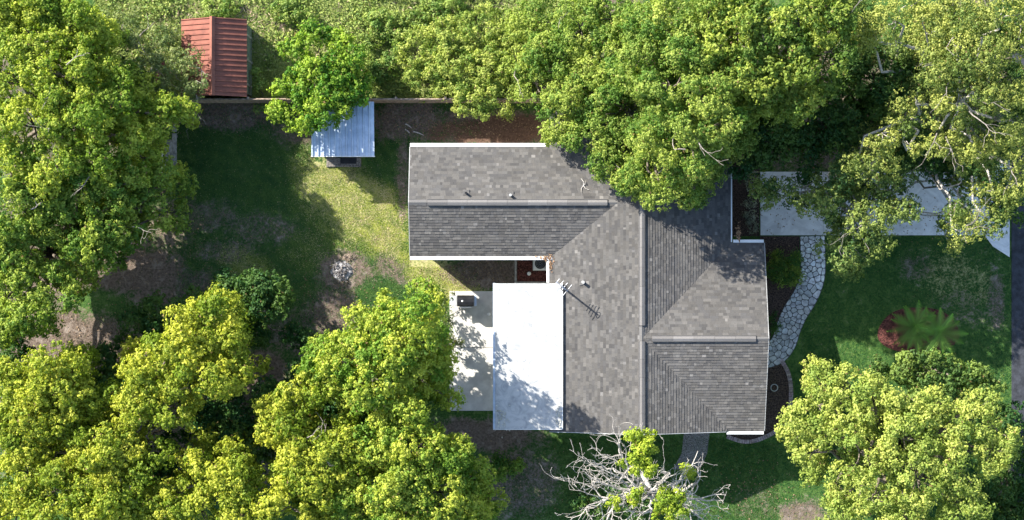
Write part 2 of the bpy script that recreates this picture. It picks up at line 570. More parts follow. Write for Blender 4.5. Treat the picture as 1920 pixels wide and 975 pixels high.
# courtyard pad with timber edging between the wings
pad = empty('courtyard_pad', (*g2(1000, 510), 0))
tag(pad, 'square dark red pad with a timber edge between the north wing and porch', 'pad', kind='structure')
sheet('pad_surface', [g2(970, 536), g2(1032, 536), g2(1032, 480), g2(970, 480)], -.04, .02, M['redmulch'], None, None, pad)
mb = MB(); a = W(965, 536); b = W(969, 478); mb.box(a.x, b.x, a.y, b.y, -.03, .11, .01); mb.build('timber_edge', M['greywood'], pad)
mb = MB(); a = W(969.6, 532); b = W(1030, 528); mb.box(a.x, b.x, a.y, b.y, -.03, .11, .01); mb.build('timber_edge', M['greywood'], pad)

# ------------------------------------------------------------------ house
house = empty('house', (3.0, -1.5, 0))
tag(house, 'single storey house with grey shingle roof, three wings and white gutters', 'house')
RX, PM = 6.15, .30
ZR = 3.91                          # main and east ridges
NY, PN, ZN = 2.74, .367, 3.574     # north wing ridge
EY, PE = -3.725, .289              # east wing ridge
WEST, EAST = 1.80, 10.54
XN0, XE1 = -4.91, 12.15
YN1, YN0 = NY + 2.72, NY - 2.57
NORTH, SOUTH = 7.3, -8.26
WYN, WYS = EY + 4.56, SOUTH + .02


def zmain(x): return ZR - PM * abs(x - RX)
def znorth(y): return ZN - PN * abs(y - NY)
def zeast(y): return ZR - PE * abs(y - EY)


ax = RX - (ZR - ZN) / PM           # apex where the north ridge dies into the main west slope
kN = PN / PM
vNn = ax - (YN1 - NY) * kN
vNs = ax - (NY - YN0) * kN
kE = PE / PM
vEn = RX + (WYN - EY) * kE
vEs = RX + (EY - WYS) * kE
planes = [
    # name, convex plan polygon, z function, eave direction (upslope vector in plan)
    ([(XN0, YN1), (XN0, NY), (ax, NY), (vNn, YN1)], lambda x, y: znorth(y), (0, -1)),
    ([(XN0, NY), (XN0, YN0), (vNs, YN0), (ax, NY)], lambda x, y: znorth(y), (0, 1)),
    ([(WEST, NORTH), (WEST, NY + (ax - WEST) / kN), (ax, NY), (RX, NY), (RX, NORTH)], lambda x, y: zmain(x), (1, 0)),
    ([(ax, NY), (WEST, NY - (ax - WEST) / kN), (WEST, SOUTH), (RX, SOUTH), (RX, NY)], lambda x, y: zmain(x), (1, 0)),
    ([(RX, NORTH), (RX, EY), (min(vEn, EAST), WYN), (EAST, WYN), (EAST, NORTH)], lambda x, y: zmain(x), (-1, 0)),
    ([(RX, EY), (RX, SOUTH), (min(vEs, EAST), WYS)], lambda x, y: zmain(x), (-1, 0)),
    ([(RX, EY), (XE1, EY), (XE1, WYN), (vEn, WYN)], lambda x, y: zeast(y), (0, -1)),
    ([(RX, EY), (vEs, WYS), (XE1, WYS), (XE1, EY)], lambda x, y: zeast(y), (0, 1)),
]


def ccw(p):
    a = sum(p[i][0] * p[(i + 1) % len(p)][1] - p[(i + 1) % len(p)][0] * p[i][1] for i in range(len(p)))
    return p if a > 0 else p[::-1]


roof = None
deck = MB(); sh = MB()
SHG = [(.120, .117, .116), (.137, .133, .130), (.108, .106, .107), (.150, .144, .139), (.128, .123, .119)]
for pts, zf, up in planes:
    pts = ccw(pts)
    deck.poly([(x, y, zf(x, y) - .03) for x, y in pts])
    ux, uy = up
    ex, ey = -uy, ux                        # along the eave
    vs = [x * ux + y * uy for x, y in pts]; us = [x * ex + y * ey for x, y in pts]
    v0, v1, u0, u1 = min(vs), max(vs), min(us), max(us)
    EXP = .134
    nrow = int((v1 - v0) / EXP) + 1
    for r in range(nrow):
        va = v0 + r * EXP
        u = u0 - random.uniform(0, .4)
        rowz = random.uniform(-.001, .001)
        while u < u1:
            w = random.choice((.12, .15, .18, .22, .28, .36)) * random.uniform(.85, 1.15)
            quad = [(u, va), (u + w - .004, va), (u + w - .004, va + EXP + .01), (u, va + EXP + .01)]
            xy = ccw([(ex * a + ux * b, ey * a + uy * b) for a, b in quad])
            for i in range(len(pts)):
                a, b = pts[i], pts[(i + 1) % len(pts)]
                nx_, ny_ = (b[1] - a[1]), -(b[0] - a[0])
                l = math.hypot(nx_, ny_)
                if l < 1e-6: continue
                xy = clip_half(xy, a[0], a[1], nx_ / l, ny_ / l)
                if len(xy) < 3: break
            if len(xy) >= 3:
                c = random.choice(SHG); t = random.uniform(.80, 1.16) * (1 + .10 * float(vnoise(xy[0][0], xy[0][1], .9, 61)))
                if random.random() < .07 and w < .20: t *= 1.5
                sh.col = (c[0] * t * .93, c[1] * t * .915, c[2] * t * .885)
                th = random.choice((.014, .018, .024))
                top = []
                for x, y in xy:
                    vv = x * ux + y * uy - va
                    top.append((x, y, zf(x, y) + .004 + th * (1 - vv / EXP) + rowz))
                bot = [(x, y, zf(x, y) - .02) for x, y in xy]
                b0 = len(sh.v); n_ = len(top)
                sh.v += bot + top; sh.c += [sh.col] * (2 * n_)
                sh.f.append(tuple(range(b0 + n_, b0 + 2 * n_)))
                for i in range(n_):
                    j = (i + 1) % n_
                    sh.f.append((b0 + i, b0 + j, b0 + n_ + j, b0 + n_ + i))
            u += w
roof = deck.build('roof', M['deck'], house)
so = sh.build('shingles', M['shingle'], roof)
tag(so, kind='stuff')


# ridge vents, capped piece by piece
def ridge_vent(ax_, a0, a1, c, ztop):
    r = None
    L_ = abs(a1 - a0); npc = max(2, round(L_ / .92))
    base = MB()
    hw = .165
    for k in range(1):
        if ax_ == 'x': base.box(a0 + .01, a1 - .01, c - hw + .01, c + hw - .01, ztop - .09, ztop + .012)
        else: base.box(c - hw + .01, c + hw - .01, a0 + .01, a1 - .01, ztop - .09, ztop + .012)
    r = base.build('ridge_vent', M['deck'], house)
    for i in range(npc):
        s0 = a0 + (a1 - a0) * i / npc + .004; s1 = a0 + (a1 - a0) * (i + 1) / npc - .004
        m_ = MB(); v = random.uniform(.15, .205); m_.col = (v * 1.05, v, v * .97)
        prof = [(-hw, -.035), (0, .03), (hw, -.035), (hw, -.06), (-hw, -.06)]
        zz = ztop + .025 + random.uniform(0, .004)
        if ax_ == 'x':
            m_.hull([(s0, c + q, zz + h) for q, h in prof], [(s1, c + q, zz + h) for q, h in prof])
        else:
            m_.hull([(c + q, s0, zz + h) for q, h in prof], [(c + q, s1, zz + h) for q, h in prof])
        m_.build('ridge_cap', M['ridge'], r)


ridge_vent('x', W(801, 379, 3.6).x, W(1139, 379, 3.6).x, NY, ZN + .03)
ridge_vent('y', EY + .62, 5.2, RX, ZR + .03)
ridge_vent('y', SOUTH + .12, EY - .12, RX, ZR + .03)
ridge_vent('x', W(1223, 635, 4).x, W(1418, 635, 4).x, EY, ZR + .03)

# low ridge cap strips where there is no vent
for (x0, x1, y0, y1, z) in ((XN0, W(800, 0, 3.6).x, NY - .14, NY + .14, ZN + .012), (W(1141, 0, 3.6).x, ax + .25, NY - .14, NY + .14, ZN + .012),
                            (W(1419, 0, 4).x, XE1, EY - .14, EY + .14, ZR + .012), (RX - .14, RX + .14, EY - .10, EY + .6, ZR + .016)):
    m_ = MB(); v = .15; m_.col = (v, v * .97, v * .95)
    if x1 - x0 > .5 and y1 - y0 < .4:
        prof = [(y0, z - .05), ((y0 + y1) / 2, z + .02), (y1, z - .05)]
        m_.hull([(x0, a, h) for a, h in prof], [(x1, a, h) for a, h in prof])
    else:
        prof = [(x0, z - .05), ((x0 + x1) / 2, z + .02), (x1, z - .05)]
        m_.hull([(a, y0, h) for a, h in prof], [(a, y1, h) for a, h in prof])
    m_.build('ridge_cap', M['ridge'], roof)


# gutters
def gutter(x0, x1, y0, y1, z, name='gutter'):
    m_ = MB(); m_.box(x0, x1, y0, y1, z - .13, z, .012)
    return m_.build(name, M['white'], house)


gutter(XN0 + .0, vNn - .02, YN1 + .003, YN1 + .17, znorth(YN1) + .03)
gutter(XN0 + .0, vNs + .05, YN0 - .17, YN0 - .003, znorth(YN0) + .03)
gutter(WEST - .13, WEST - .003, -1.10, YN0 - .2, zmain(WEST) + .03)
gutter(EAST + .003, EAST + .07, WYN + .03, NORTH, zmain(EAST) + .02)
gutter(vEn + .12, XE1 - .02, WYN + .003, WYN + .15, zeast(WYN) + .03)
gutter(vEs - .15, XE1 - .02, WYS - .16, WYS - .025, zeast(WYS) + .02)
# rake boards on the gables
for (a, b, zf, x) in ((YN0, NY, znorth, XN0), (NY, YN1, znorth, XN0), (WYS, EY, zeast, XE1), (EY, WYN, zeast, XE1)):
    s = -1 if x < 0 else 1
    m_ = MB(); x0, x1 = sorted((x + s * .003, x + s * .03))
    m_.hull([(x0, a, zf(a) - .16), (x1, a, zf(a) - .16), (x1, b, zf(b) - .16), (x0, b, zf(b) - .16)],
            [(x0, a, zf(a) + .012), (x1, a, zf(a) + .012), (x1, b, zf(b) + .012), (x0, b, zf(b) + .012)])
    m_.build('rake_board', M['vent'], house)
for (a, b) in ((WEST, RX), (RX, vEs - .2)):
    m_ = MB()
    m_.hull([(a, SOUTH - .03, zmain(a) - .16), (b, SOUTH - .03, zmain(b) - .16), (b, SOUTH - .003, zmain(b) - .16), (a, SOUTH - .003, zmain(a) - .16)],
            [(a, SOUTH - .03, zmain(a) + .012), (b, SOUTH - .03, zmain(b) + .012), (b, SOUTH - .003, zmain(b) + .012), (a, SOUTH - .003, zmain(a) + .012)])
    m_.build('rake_board', M['greyplastic'], house)


# walls of the three wings (set back under the eaves)
def wing_wall(x0, x1, y0, y1, gable, zf, ridge):
    m_ = MB()
    if gable == 'x':
        prof = [(y0, 0), (y1, 0), (y1, zf(y1) - .07), (ridge, zf(ridge) - .07), (y0, zf(y0) - .07)]
        m_.hull([(x0, a, h) for a, h in prof], [(x1, a, h) for a, h in prof])
    else:
        prof = [(x0, 0), (x1, 0), (x1, zf(x1) - .07), (ridge, zf(ridge) - .07), (x0, zf(x0) - .07)]
        m_.hull([(a, y0, h) for a, h in prof], [(a, y1, h) for a, h in prof])
    return m_.build('wall', M['wall'], house)


wing_wall(XN0 + .22, RX - .5, YN0 + .4, YN1 - .4, 'x', znorth, NY)
wing_wall(WEST + .4, EAST - .4, SOUTH + .25, NORTH - .3, 'y', zmain, RX)
wing_wall(RX + .5, XE1 - .25, WYS + .42, WYN - .4, 'x', zeast, EY)


def window(face, u, w, z0, z1, c):
    """face 'w','e','s','n' at plane coordinate c"""
    fr = MB(); gl = MB()
    d = .05 if face in 'en' else -.05
    if face in 'ew':
        fr.box(c, c + d, u - w / 2 - .06, u + w / 2 + .06, z0 - .06, z1 + .06); gl.box(c + d, c + d * 1.25, u - w / 2, u + w / 2, z0, z1)
    else:
        fr.box(u - w / 2 - .06, u + w / 2 + .06, c, c + d, z0 - .06, z1 + .06); gl.box(u - w / 2, u + w / 2, c + d, c + d * 1.25, z0, z1)
    o = fr.build('window', M['white'], house); gl.build('pane', M['glass'], o)


window('w', NY + .6, 1.2, .9, 2.0, XN0 + .22)
window('s', -2.4, 1.4, .9, 2.0, YN0 + .4)
window('n', -2.0, 1.2, .9, 2.0, YN1 - .4)
window('n', 0.2, 1.2, .9, 2.0, YN1 - .4)
window('e', EY + 1.6, 1.6, .8, 2.1, XE1 - .25)
window('e', EY - 2.0, 1.6, .8, 2.1, XE1 - .25)
window('s', 3.2, 1.2, .9, 2.0, SOUTH + .25)
window('s', 7.6, 1.2, .9, 2.0, SOUTH + .25)

# white porch roof: long flat panels with a gutter on the west edge
PZ = 2.96
pa, pb = W(929, 531.5, PZ), W(1054, 804.5, PZ)
pr = MB(); pr.box(pa.x, pb.x, pb.y, pa.y, PZ - .14, PZ - .012)
porch = pr.build('porch_roof', M['white'], house)
xs = [pa.x, pa.x + (pb.x - pa.x) * .53, pb.x]
ys = np.linspace(pb.y, pa.y, 6)
for i in range(2):
    for j in range(5):
        m_ = MB(); m_.box(xs[i] + .0012, xs[i + 1] - .0012, ys[j] + .001, ys[j + 1] - .001, PZ - .011, PZ + .0008 * ((i + j) % 2), .002)
        m_.build('roof_panel', M['whiteroof'], porch)
m_ = MB(); m_.box(pa.x - .12, pa.x - .003, pb.y, pa.y + .02, PZ - .16, PZ - .05, .01); m_.build('gutter', M['bluemetal'], porch)
m_ = MB(); m_.box(pb.x + .002, pb.x + .035, pb.y, pa.y, PZ - .10, PZ + .012); m_.build('flashing', M['white'], porch)
m_ = MB(); m_.box(pa.x - .12, pb.x, pb.y - .03, pb.y - .002, PZ - .16, PZ - .005); m_.build('fascia', M['white'], porch)
m_ = MB(); q = W(981, 674, PZ); m_.box(q.x - .07, q.x + .07, q.y - .07, q.y + .07, PZ + .001, PZ + .03, .01); m_.build('roof_patch', M['white'], porch)
for k in range(4):
    y = pb.y + .2 + (pa.y - pb.y - .4) * k / 3
    m_ = MB(); m_.box(pa.x + .03, pa.x + .12, y - .045, y + .045, .05, PZ - .14); m_.build('post', M['white'], porch)

# vent pipes on the roof
for (px, py, z, h, r, mm) in ((874, 362, 3.45, .25, .055, 'black'), (957, 366, 3.47, .3, .065, 'vent'), (1093, 529, 3.15, .34, .075, 'vent')):
    p = W(px, py, z)
    zs = (znorth(p.y) if px < 1000 else zmain(p.x))
    m_ = MB(); m_.cyl(p.x, p.y, zs - .05, zs + h, r, 12); vp = m_.build('vent_pipe', M[mm], house)
    m_ = MB(); m_.box(p.x - .16, p.x + .16, p.y - .16, p.y + .16, zs - .06, zs + .035, .01); m_.build('flashing', M['flash'], vp)

# ------------------------------------------------------------------ television antenna on the porch corner
at = W(1052, 536, 3.0); at = Vector((at.x, at.y, PZ))
ant = empty('antenna', at)
tag(ant, 'thin roof antenna mast with crossbars at the corner of the white porch roof', 'antenna')
m_ = MB(); m_.tube([at + Vector((0, 0, -.01)), at + Vector((0, 0, 1.75))], [.05, .04], 8); m_.build('mast', M['steel'], ant)
m_ = MB(); m_.box(at.x - .08, at.x + .08, at.y - .08, at.y + .08, PZ, PZ + .03); m_.build('base_plate', M['white'], ant)
bd = Vector((.75, -.62, 0)).normalized(); bn = Vector((-bd.y, bd.x, 0))
m_ = MB(); m_.tube([at + Vector((0, 0, 1.45)) - bd * .35, at + Vector((0, 0, 1.45)) + bd * .35], [.035, .035], 6); m_.build('boom', M['steel'], ant)
for k in range(4):
    c = at + Vector((0, 0, 1.45)) + bd * (-.32 + .21 * k)
    l = .20 + .05 * k
    m_ = MB(); m_.tube([c - bn * l, c + bn * l], [.018, .018], 5); m_.build('element', M['steel'], ant)
lp = [at + Vector((0, 0, 1.68)) + Vector((.14 * math.cos(t), .14 * math.sin(t), .02 * math.sin(2 * t))) + bd * .12 for t in np.linspace(0, 2 * math.pi, 15)]
m_ = MB(); m_.tube(lp, [.02] * 15, 5); m_.build('loop', M['black'], ant)

# ------------------------------------------------------------------ blue-grey metal garden shed
def shed_blue():
    Z = 2.2
    a = W(584, 292, Z); b = W(702, 205, Z)
    x0, x1, y0, y1 = a.x, b.x, a.y, b.y + .35
    r = empty('garden_shed', ((x0 + x1) / 2, (y0 + y1) / 2, 0))
    tag(r, 'small shed with ribbed galvanised metal roof under the round green tree', 'shed')
    sl = .09
    m_ = MB()
    m_.hull([(x0 + .28, y0 + .12, 0), (x1 - .45, y0 + .12, 0), (x1 - .45, y1 - .15, 0), (x0 + .28, y1 - .15, 0)],
            [(x0 + .28, y0 + .12, Z - .03), (x1 - .45, y0 + .12, Z - .03), (x1 - .45, y1 - .15, Z + sl * (y1 - y0) - .05), (x0 + .28, y1 - .15, Z + sl * (y1 - y0) - .05)])
    m_.build('wall', M['shedwall'], r)
    n_ = 11
    for i in range(n_):
        u0 = x0 + (x1 - x0) * i / n_; u1 = x0 + (x1 - x0) * (i + 1) / n_ - .004
        m_ = MB()
        w = u1 - u0
        prof = [(0, 0), (.03, .075), (.07, .075), (.10, .004), (w * .5, .010), (w - .0, .0), (w - 0, -.012), (0, -.012)]
        dz = random.uniform(0, .004)
        m_.hull([(u0 + q, y0, Z + h + dz) for q, h in prof], [(u0 + q, y1, Z + h + dz + sl * (y1 - y0)) for q, h in prof])
        m_.build('roof_panel', M['bluemetal'], r)
    m_ = MB(); m_.box(x0 - .02, x1 + .02, y0 - .05, y0 - .004, Z - .09, Z + .012); m_.build('fascia', M['white'], r)
    dpx = W(653, 300, 1).x
    m_ = MB(); m_.box(dpx - .40, dpx + .40, y0 + .06, y0 + .119, .14, 2.0); dr = m_.build('door', M['black'], r)
    m_ = MB(); m_.box(dpx + .28, dpx + .33, y0 + .03, y0 + .059, 1.0, 1.12); m_.build('handle', M['steel'], dr)
    p0, p1 = W(612, 313, .1), W(677, 290, .1)
    m_ = MB(); m_.box(p0.x, p1.x, p0.y, y0 + .05, -.03, .10, .02); m_.build('threshold', M['gravelm'], r)
    p0, p1 = W(638, 307, .12), W(668, 293, .12)
    m_ = MB(); m_.box(p0.x, p1.x, p0.y, y0 + .03, .101, .125, .004)
    tag(m_.build('door_mat', M['black']), 'black door mat on the doorstep of the ribbed metal shed', 'mat')


shed_blue()


def shed_red():
    Z, ZRd = 1.95, 2.75
    a = W(340, 180, Z); b = W(463, 33, Z)
    x0, x1, y0, y1 = a.x, b.x, W(340, 180, 2.3).y, W(340, 34, 2.3).y
    xr = W(398, 100, ZRd).x
    r = empty('metal_shed', (xr, (y0 + y1) / 2, 0))
    tag(r, 'old shed with a rust red ribbed metal gable roof behind the fence', 'shed')
    m_ = MB()
    zx = lambda x: Z + (ZRd - Z) * (1 - (abs(x - xr) / ((xr - x0) if x < xr else (x1 - xr))))
    w0, w1 = x0 + .15, x1 - .06
    prof = [(w0, 0), (w1, 0), (w1, zx(w1) - .05), (xr, ZRd - .05), (w0, zx(w0) - .05)]
    m_.hull([(q, y0 + .2, h) for q, h in prof], [(q, y1 - .2, h) for q, h in prof]); m_.build('wall', M['greenwall'], r)
    n_ = 15
    for side in (0, 1):
        xe = x0 if side == 0 else x1
        for i in range(n_):
            u0 = y0 + (y1 - y0) * i / n_; w = (y1 - y0) / n_ - .004
            prof = [(0, 0), (w - .075, .0), (w - .055, .055), (w - .015, .055), (w, .0), (w, -.012), (0, -.012)]
            dz = random.uniform(0, .006)
            m_ = MB()
            m_.hull([(xr, u0 + q, ZRd + h + dz) for q, h in prof], [(xe, u0 + q, Z + h + dz + random.uniform(-.003, .003)) for q, h in prof])
            m_.build('roof_panel', M['redmetal'], r)
    m_ = MB()
    prof = [(-.13, -.02), (0, .10), (.13, -.02), (.13, -.03), (-.13, -.03)]
    m_.hull([(xr + q, y0 - .02, ZRd + h + .04) for q, h in prof], [(xr + q, y1 + .02, ZRd + h + .04) for q, h in prof])
    m_.build('ridge_cap', M['redmetal'], r)
    for k in range(3):
        m_ = MB(); yy = y0 + .6 + k * 1.2
        m_.box(w1 + .002, w1 + .03, yy, yy + .10, .0, zx(w1) - .12); m_.build('batten', M['greywood'], r)


shed_red()

# ------------------------------------------------------------------ board fence
FY = W(0, 186, 1.8).y
fx0, fx1 = -17.6, 2.4
fence = empty('board_fence', (0, FY, 0))
tag(fence, 'long weathered board fence between the back yard and the overgrown field', 'fence')
bm_ = MB(); bm_.box(-.066, .066, -.012, .012, 0, 1.8)
bme = bm_.mesh('board'); bme.materials.append(M['fencewood'])
x = fx0; i = 0
while x < fx1:
    o = bpy.data.objects.new('board', bme); COL.objects.link(o); o.parent = fence
    o.location = (x, random.uniform(-.008, .008), random.uniform(-.05, .0)); o.rotation_euler.z = random.uniform(-.03, .03)
    x += .14
x = fx0 - .05
while x < fx1 + .1:
    m_ = MB(); m_.box(x - .05, x + .05, FY + .018, FY + .115, 0, 1.86); m_.build('post', M['fencewood'], fence)
    x += 2.4
for z in (.35, 1.0, 1.62):
    m_ = MB(); m_.box(fx0, fx1, FY + .02, FY + .055, z, z + .09); m_.build('rail', M['fencewood'], fence)

# ------------------------------------------------------------------ grill on the patio
gp = W(867, 564, .9)
G = Vector((gp.x, gp.y, .05))
gr = empty('barbecue_grill', G)
tag(gr, 'black barbecue grill with a grey side shelf on the patio corner', 'grill')


def gb(name, x0, x1, y0, y1, z0, z1, m, bev=.01, par=gr):
    m_ = MB(); m_.box(G.x + x0, G.x + x1, G.y + y0, G.y + y1, G.z + z0, G.z + z1, bev); return m_.build(name, M[m], par)


gb('cart', -.24, .56, -.24, .24, .12, .72, 'black')
gb('firebox', -.26, .58, -.27, .27, .725, .90, 'steel')
lidp = [(-.26, .905), (-.27, 1.02), (-.20, 1.13), (-.06, 1.17), (.10, 1.16), (.22, 1.08), (.27, .98), (.26, .905)]
m_ = MB(); m_.hull([(G.x - .25, G.y + a, G.z + h) for a, h in lidp], [(G.x + .57, G.y + a, G.z + h) for a, h in lidp]); lid = m_.build('lid', M['black'], gr)
m_ = MB(); m_.tube([G + Vector((-.15, -.32, 1.0)), G + Vector((.47, -.32, 1.0))], [.018, .018], 8); m_.build('handle', M['steel'], lid)
m_ = MB(); m_.cyl(G.x + .0, G.y - .0, G.z + 1.165, G.z + 1.195, .045, 12); m_.build('thermometer', M['white'], lid)
gb('side_shelf', -.63, -.265, -.25, .25, .86, .895, 'greyplastic')
gb('side_shelf', .585, .70, -.25, .25, .86, .895, 'bluemetal')
for k in range(4):
    m_ = MB(); m_.cyl(G.x - .12 + .19 * k, G.y - .29, G.z + .79, G.z + .83, .03, 8); m_.build('knob', M['steel'], gr)
for sx in (-.18, .5):
    for sy in (-.2, .2):
        m_ = MB(); m_.tube([G + Vector((sx - .02, sy, .062)), G + Vector((sx + .02, sy, .062))], [.06, .06], 10); m_.build('wheel', M['black'], gr)
# ornaments
def ball(name, px, py, z, r, m, label, cat):
    p = W(px, py, z + r)
    V_ = []; m_ = MB()
    m_.tube([(p.x, p.y, z + r * (1 - math.cos(t))) for t in np.linspace(0.12, math.pi - .12, 8)], [r * math.sin(t) for t in np.linspace(.12, math.pi - .12, 8)], 14)
    o = m_.build(name, M[m], None, True); return tag(o, label, cat)


ball('garden_globe', 992, 513, .02, .10, 'white', 'small white ball on the dark red courtyard pad', 'ball')
ball('garden_globe', 917, 589, .05, .09, 'white', 'small white ball on the concrete patio beside the porch roof', 'ball')
# air conditioner
ac = W(1013, 494, .8); ac = Vector((ac.x, ac.y, 0))
acr = empty('air_conditioner', ac); tag(acr, 'white air conditioner unit tucked under the eave in the courtyard corner', 'air conditioner')
m_ = MB(); m_.box(ac.x - .36, ac.x + .36, ac.y - .36, ac.y + .36, .02, .10); m_.build('pad', M['concrete'], acr)
m_ = MB(); m_.box(ac.x - .33, ac.x + .33, ac.y - .33, ac.y + .33, .10, .80, .03); m_.build('cabinet', M['white'], acr)
m_ = MB(); m_.cyl(ac.x, ac.y, .801, .806, .27, 24); fan = m_.build('fan_opening', M['black'], acr)
m_ = MB()
for k in range(4):
    rr = .06 + .07 * k
    m_.tube([(ac.x + rr * math.cos(t), ac.y + rr * math.sin(t), .825) for t in np.linspace(0, 2 * math.pi, 21)], [.006] * 21, 4)
m_.build('fan_guard', M['steel'], fan)

# ring ornament in the curved bed
ro = W(1452, 727, .08)
m_ = MB(); m_.tube([(ro.x + .17 * math.cos(t), ro.y + .17 * math.sin(t), .045) for t in np.linspace(0, 2 * math.pi, 25)], [.022] * 25, 6)
tag(m_.build('hose_ring', M['vent'], None), 'small pale ring lying in the curved dark planting bed', 'ring')

# stack of boards by the western tree
bs = W(318, 290, .4)
st = empty('board_stack', (bs.x, bs.y, 0)); tag(st, 'stacked weathered grey boards half hidden below the western tree canopy', 'boards')
for (px0, px1, py0, py1, z0, z1) in ((309, 315.4, 262, 337, .5, .55), (315.8, 322, 262, 337, .5, .55), (309, 322, 306, 317, .555, .6), (322.6, 331, 250, 312, .30, .36), (311, 322, 220, 240, .5, .55),
                                     (322.6, 331, 225, 247, .30, .36)):
    a, b = W(px0, py1, z1), W(px1, py0, z1)
    m_ = MB(); m_.box(a.x, b.x, a.y, b.y, z0, z1, .008); m_.build('board', M['greywood'], st)
for py in (232, 288, 330):
    a = W(310, py, .4); m_ = MB(); m_.box(a.x, a.x + .32, a.y - .05, a.y + .05, 0, .499); m_.build('support', M['greywood'], st)
a = W(322, 255, .3)
for py in (230, 255, 305):
    a = W(323, py, .3); m_ = MB(); m_.box(a.x, a.x + .2, a.y - .05, a.y + .05, 0, .299); m_.build('support', M['greywood'], st)
a, b = W(304, 347, .9), W(304, 288, .9)
pl = empty('white_railing', (a.x, a.y, 0)); tag(pl, 'thin white rail beside the stacked grey boards', 'railing')
m_ = MB(); m_.tube([a, b], [.03, .03], 8); m_.build('rail', M['white'], pl)
for q in (a, b, (a + b) / 2):
    m_ = MB(); m_.tube([(q.x, q.y, 0), (q.x, q.y, .88)], [.025, .025], 6); m_.build('post', M['white'], pl)

# fire pit
fc = W(641, 508)
fpit = empty('fire_pit', fc); tag(fpit, 'burnt-out fire heap of pale ash and charred sticks on bare soil', 'fire pit')
m_ = MB()
nr, ns = 7, 22
rows = []
for i in range(nr):
    rr = .56 * (1 - i / (nr - 1))
    rows.append([(fc.x + rr * math.cos(2 * math.pi * k / ns) * random.uniform(.85, 1.1), fc.y + rr * math.sin(2 * math.pi * k / ns) * random.uniform(.85, 1.1),
                  -.02 + .22 * (i / (nr - 1)) ** .7 * random.uniform(.55, 1.3)) for k in range(ns)])
for i in range(nr - 1):
    for k in range(ns):
        k2 = (k + 1) % ns
        m_.poly([rows[i][k], rows[i][k2], rows[i + 1][k2], rows[i + 1][k]])
m_.build('ash_heap', M['ash'], fpit)
for k in range(18):
    t = random.uniform(0, 6.28); r0 = random.uniform(.05, .5); l = random.uniform(.2, .5); t2 = random.uniform(0, 6.28)
    p = fc + Vector((r0 * math.cos(t), r0 * math.sin(t), .10 + .08 * (1 - r0)))
    d = Vector((math.cos(t2), math.sin(t2), random.uniform(-.15, .15)))
    m_ = MB(); m_.tube([p - d * l / 2, p + d * l / 2], [.03, .022], 6); m_.build('charred_stick', M['char'], fpit)
kd = W(655, 482)
kin = empty('kindling_pile', kd); tag(kin, 'small orange brown pile of twigs beside the fire heap', 'twigs')
for k in range(24):
    t2 = random.gauss(.7, .7); l = random.uniform(.2, .5)
    p = kd + Vector((random.gauss(0, .14), random.gauss(0, .12), .03 + random.uniform(0, .08)))
    d = Vector((math.cos(t2), math.sin(t2), random.uniform(-.1, .1)))
    m_ = MB(); m_.tube([p - d * l / 2, p + d * l / 2], [.012, .008], 5); m_.build('twig', M['fencewood'], kin)
# fallen branch on the roof
fb = W(1094, 348, 3.4); fb = Vector((fb.x, fb.y, znorth(fb.y) + .05))
m_ = MB()
for ang, l in ((1.57, .38), (-.95, .34), (-2.2, .34), (.9, .25)):
    pts = [fb, fb + Vector((math.cos(ang) * l * .5, math.sin(ang) * l * .5, .06)), fb + Vector((math.cos(ang + .3) * l, math.sin(ang + .3) * l, .03 - .36 * math.sin(ang) * l))]
    m_.tube(pts, [.02, .016, .008], 5)
tag(m_.build('fallen_branch', M['dead_bark'], None), 'small pale forked branch fallen on the north wing roof', 'branch')
# pale cut wood scraps by the fence
for (px, py, l, t, lab) in ((766, 236, .35, -.6, 'upper pale wood scrap on the bare soil by the fence'), (764, 246, .30, -.7, 'lower pale wood scrap on the bare soil by the fence'),
                            (785, 250, .55, -.35, 'long pale stick on the bare soil north of the house')):
    p = W(px, py, .04); d = Vector((math.cos(t), math.sin(t), 0)) * l / 2
    m_ = MB(); m_.tube([p - d, p + d * .2 + Vector((0, .02, 0)), p + d], [.035, .03, .015], 6); tag(m_.build('wood_scrap', M['dead_bark'], None), lab, 'wood scrap')


# ------------------------------------------------------------------ vegetation
def unit(a):
    return a / np.maximum(1e-9, np.linalg.norm(a, axis=1, keepdims=True))


def leaves(P, Nn, size, asp, col, r):
    """P (n,3) centres, Nn (n,3) normals -> folded diamond leaves (two triangles)"""
    n = len(P)
    t = unit(np.cross(Nn, unit(r.normal(size=(n, 3)))))
    s = np.cross(Nn, t)
    L_ = (size * r.uniform(.65, 1.3, n))[:, None]
    Wd = L_ * asp
    tip = P + t * L_ * .5 - Nn * L_ * .10
    base = P - t * L_ * .5 - Nn * L_ * .06
    fold = Nn * (Wd * .22)
    a = P + s * Wd * .5 + fold; b = P - s * Wd * .5 + fold
    V = np.stack([base, a, tip, b], 1).reshape(-1, 3)
    i0 = np.arange(n) * 4
    F = np.concatenate([np.stack([i0, i0 + 1, i0 + 2], 1), np.stack([i0, i0 + 2, i0 + 3], 1)])
    C = np.repeat(col, 4, 0)
    return V, F, C


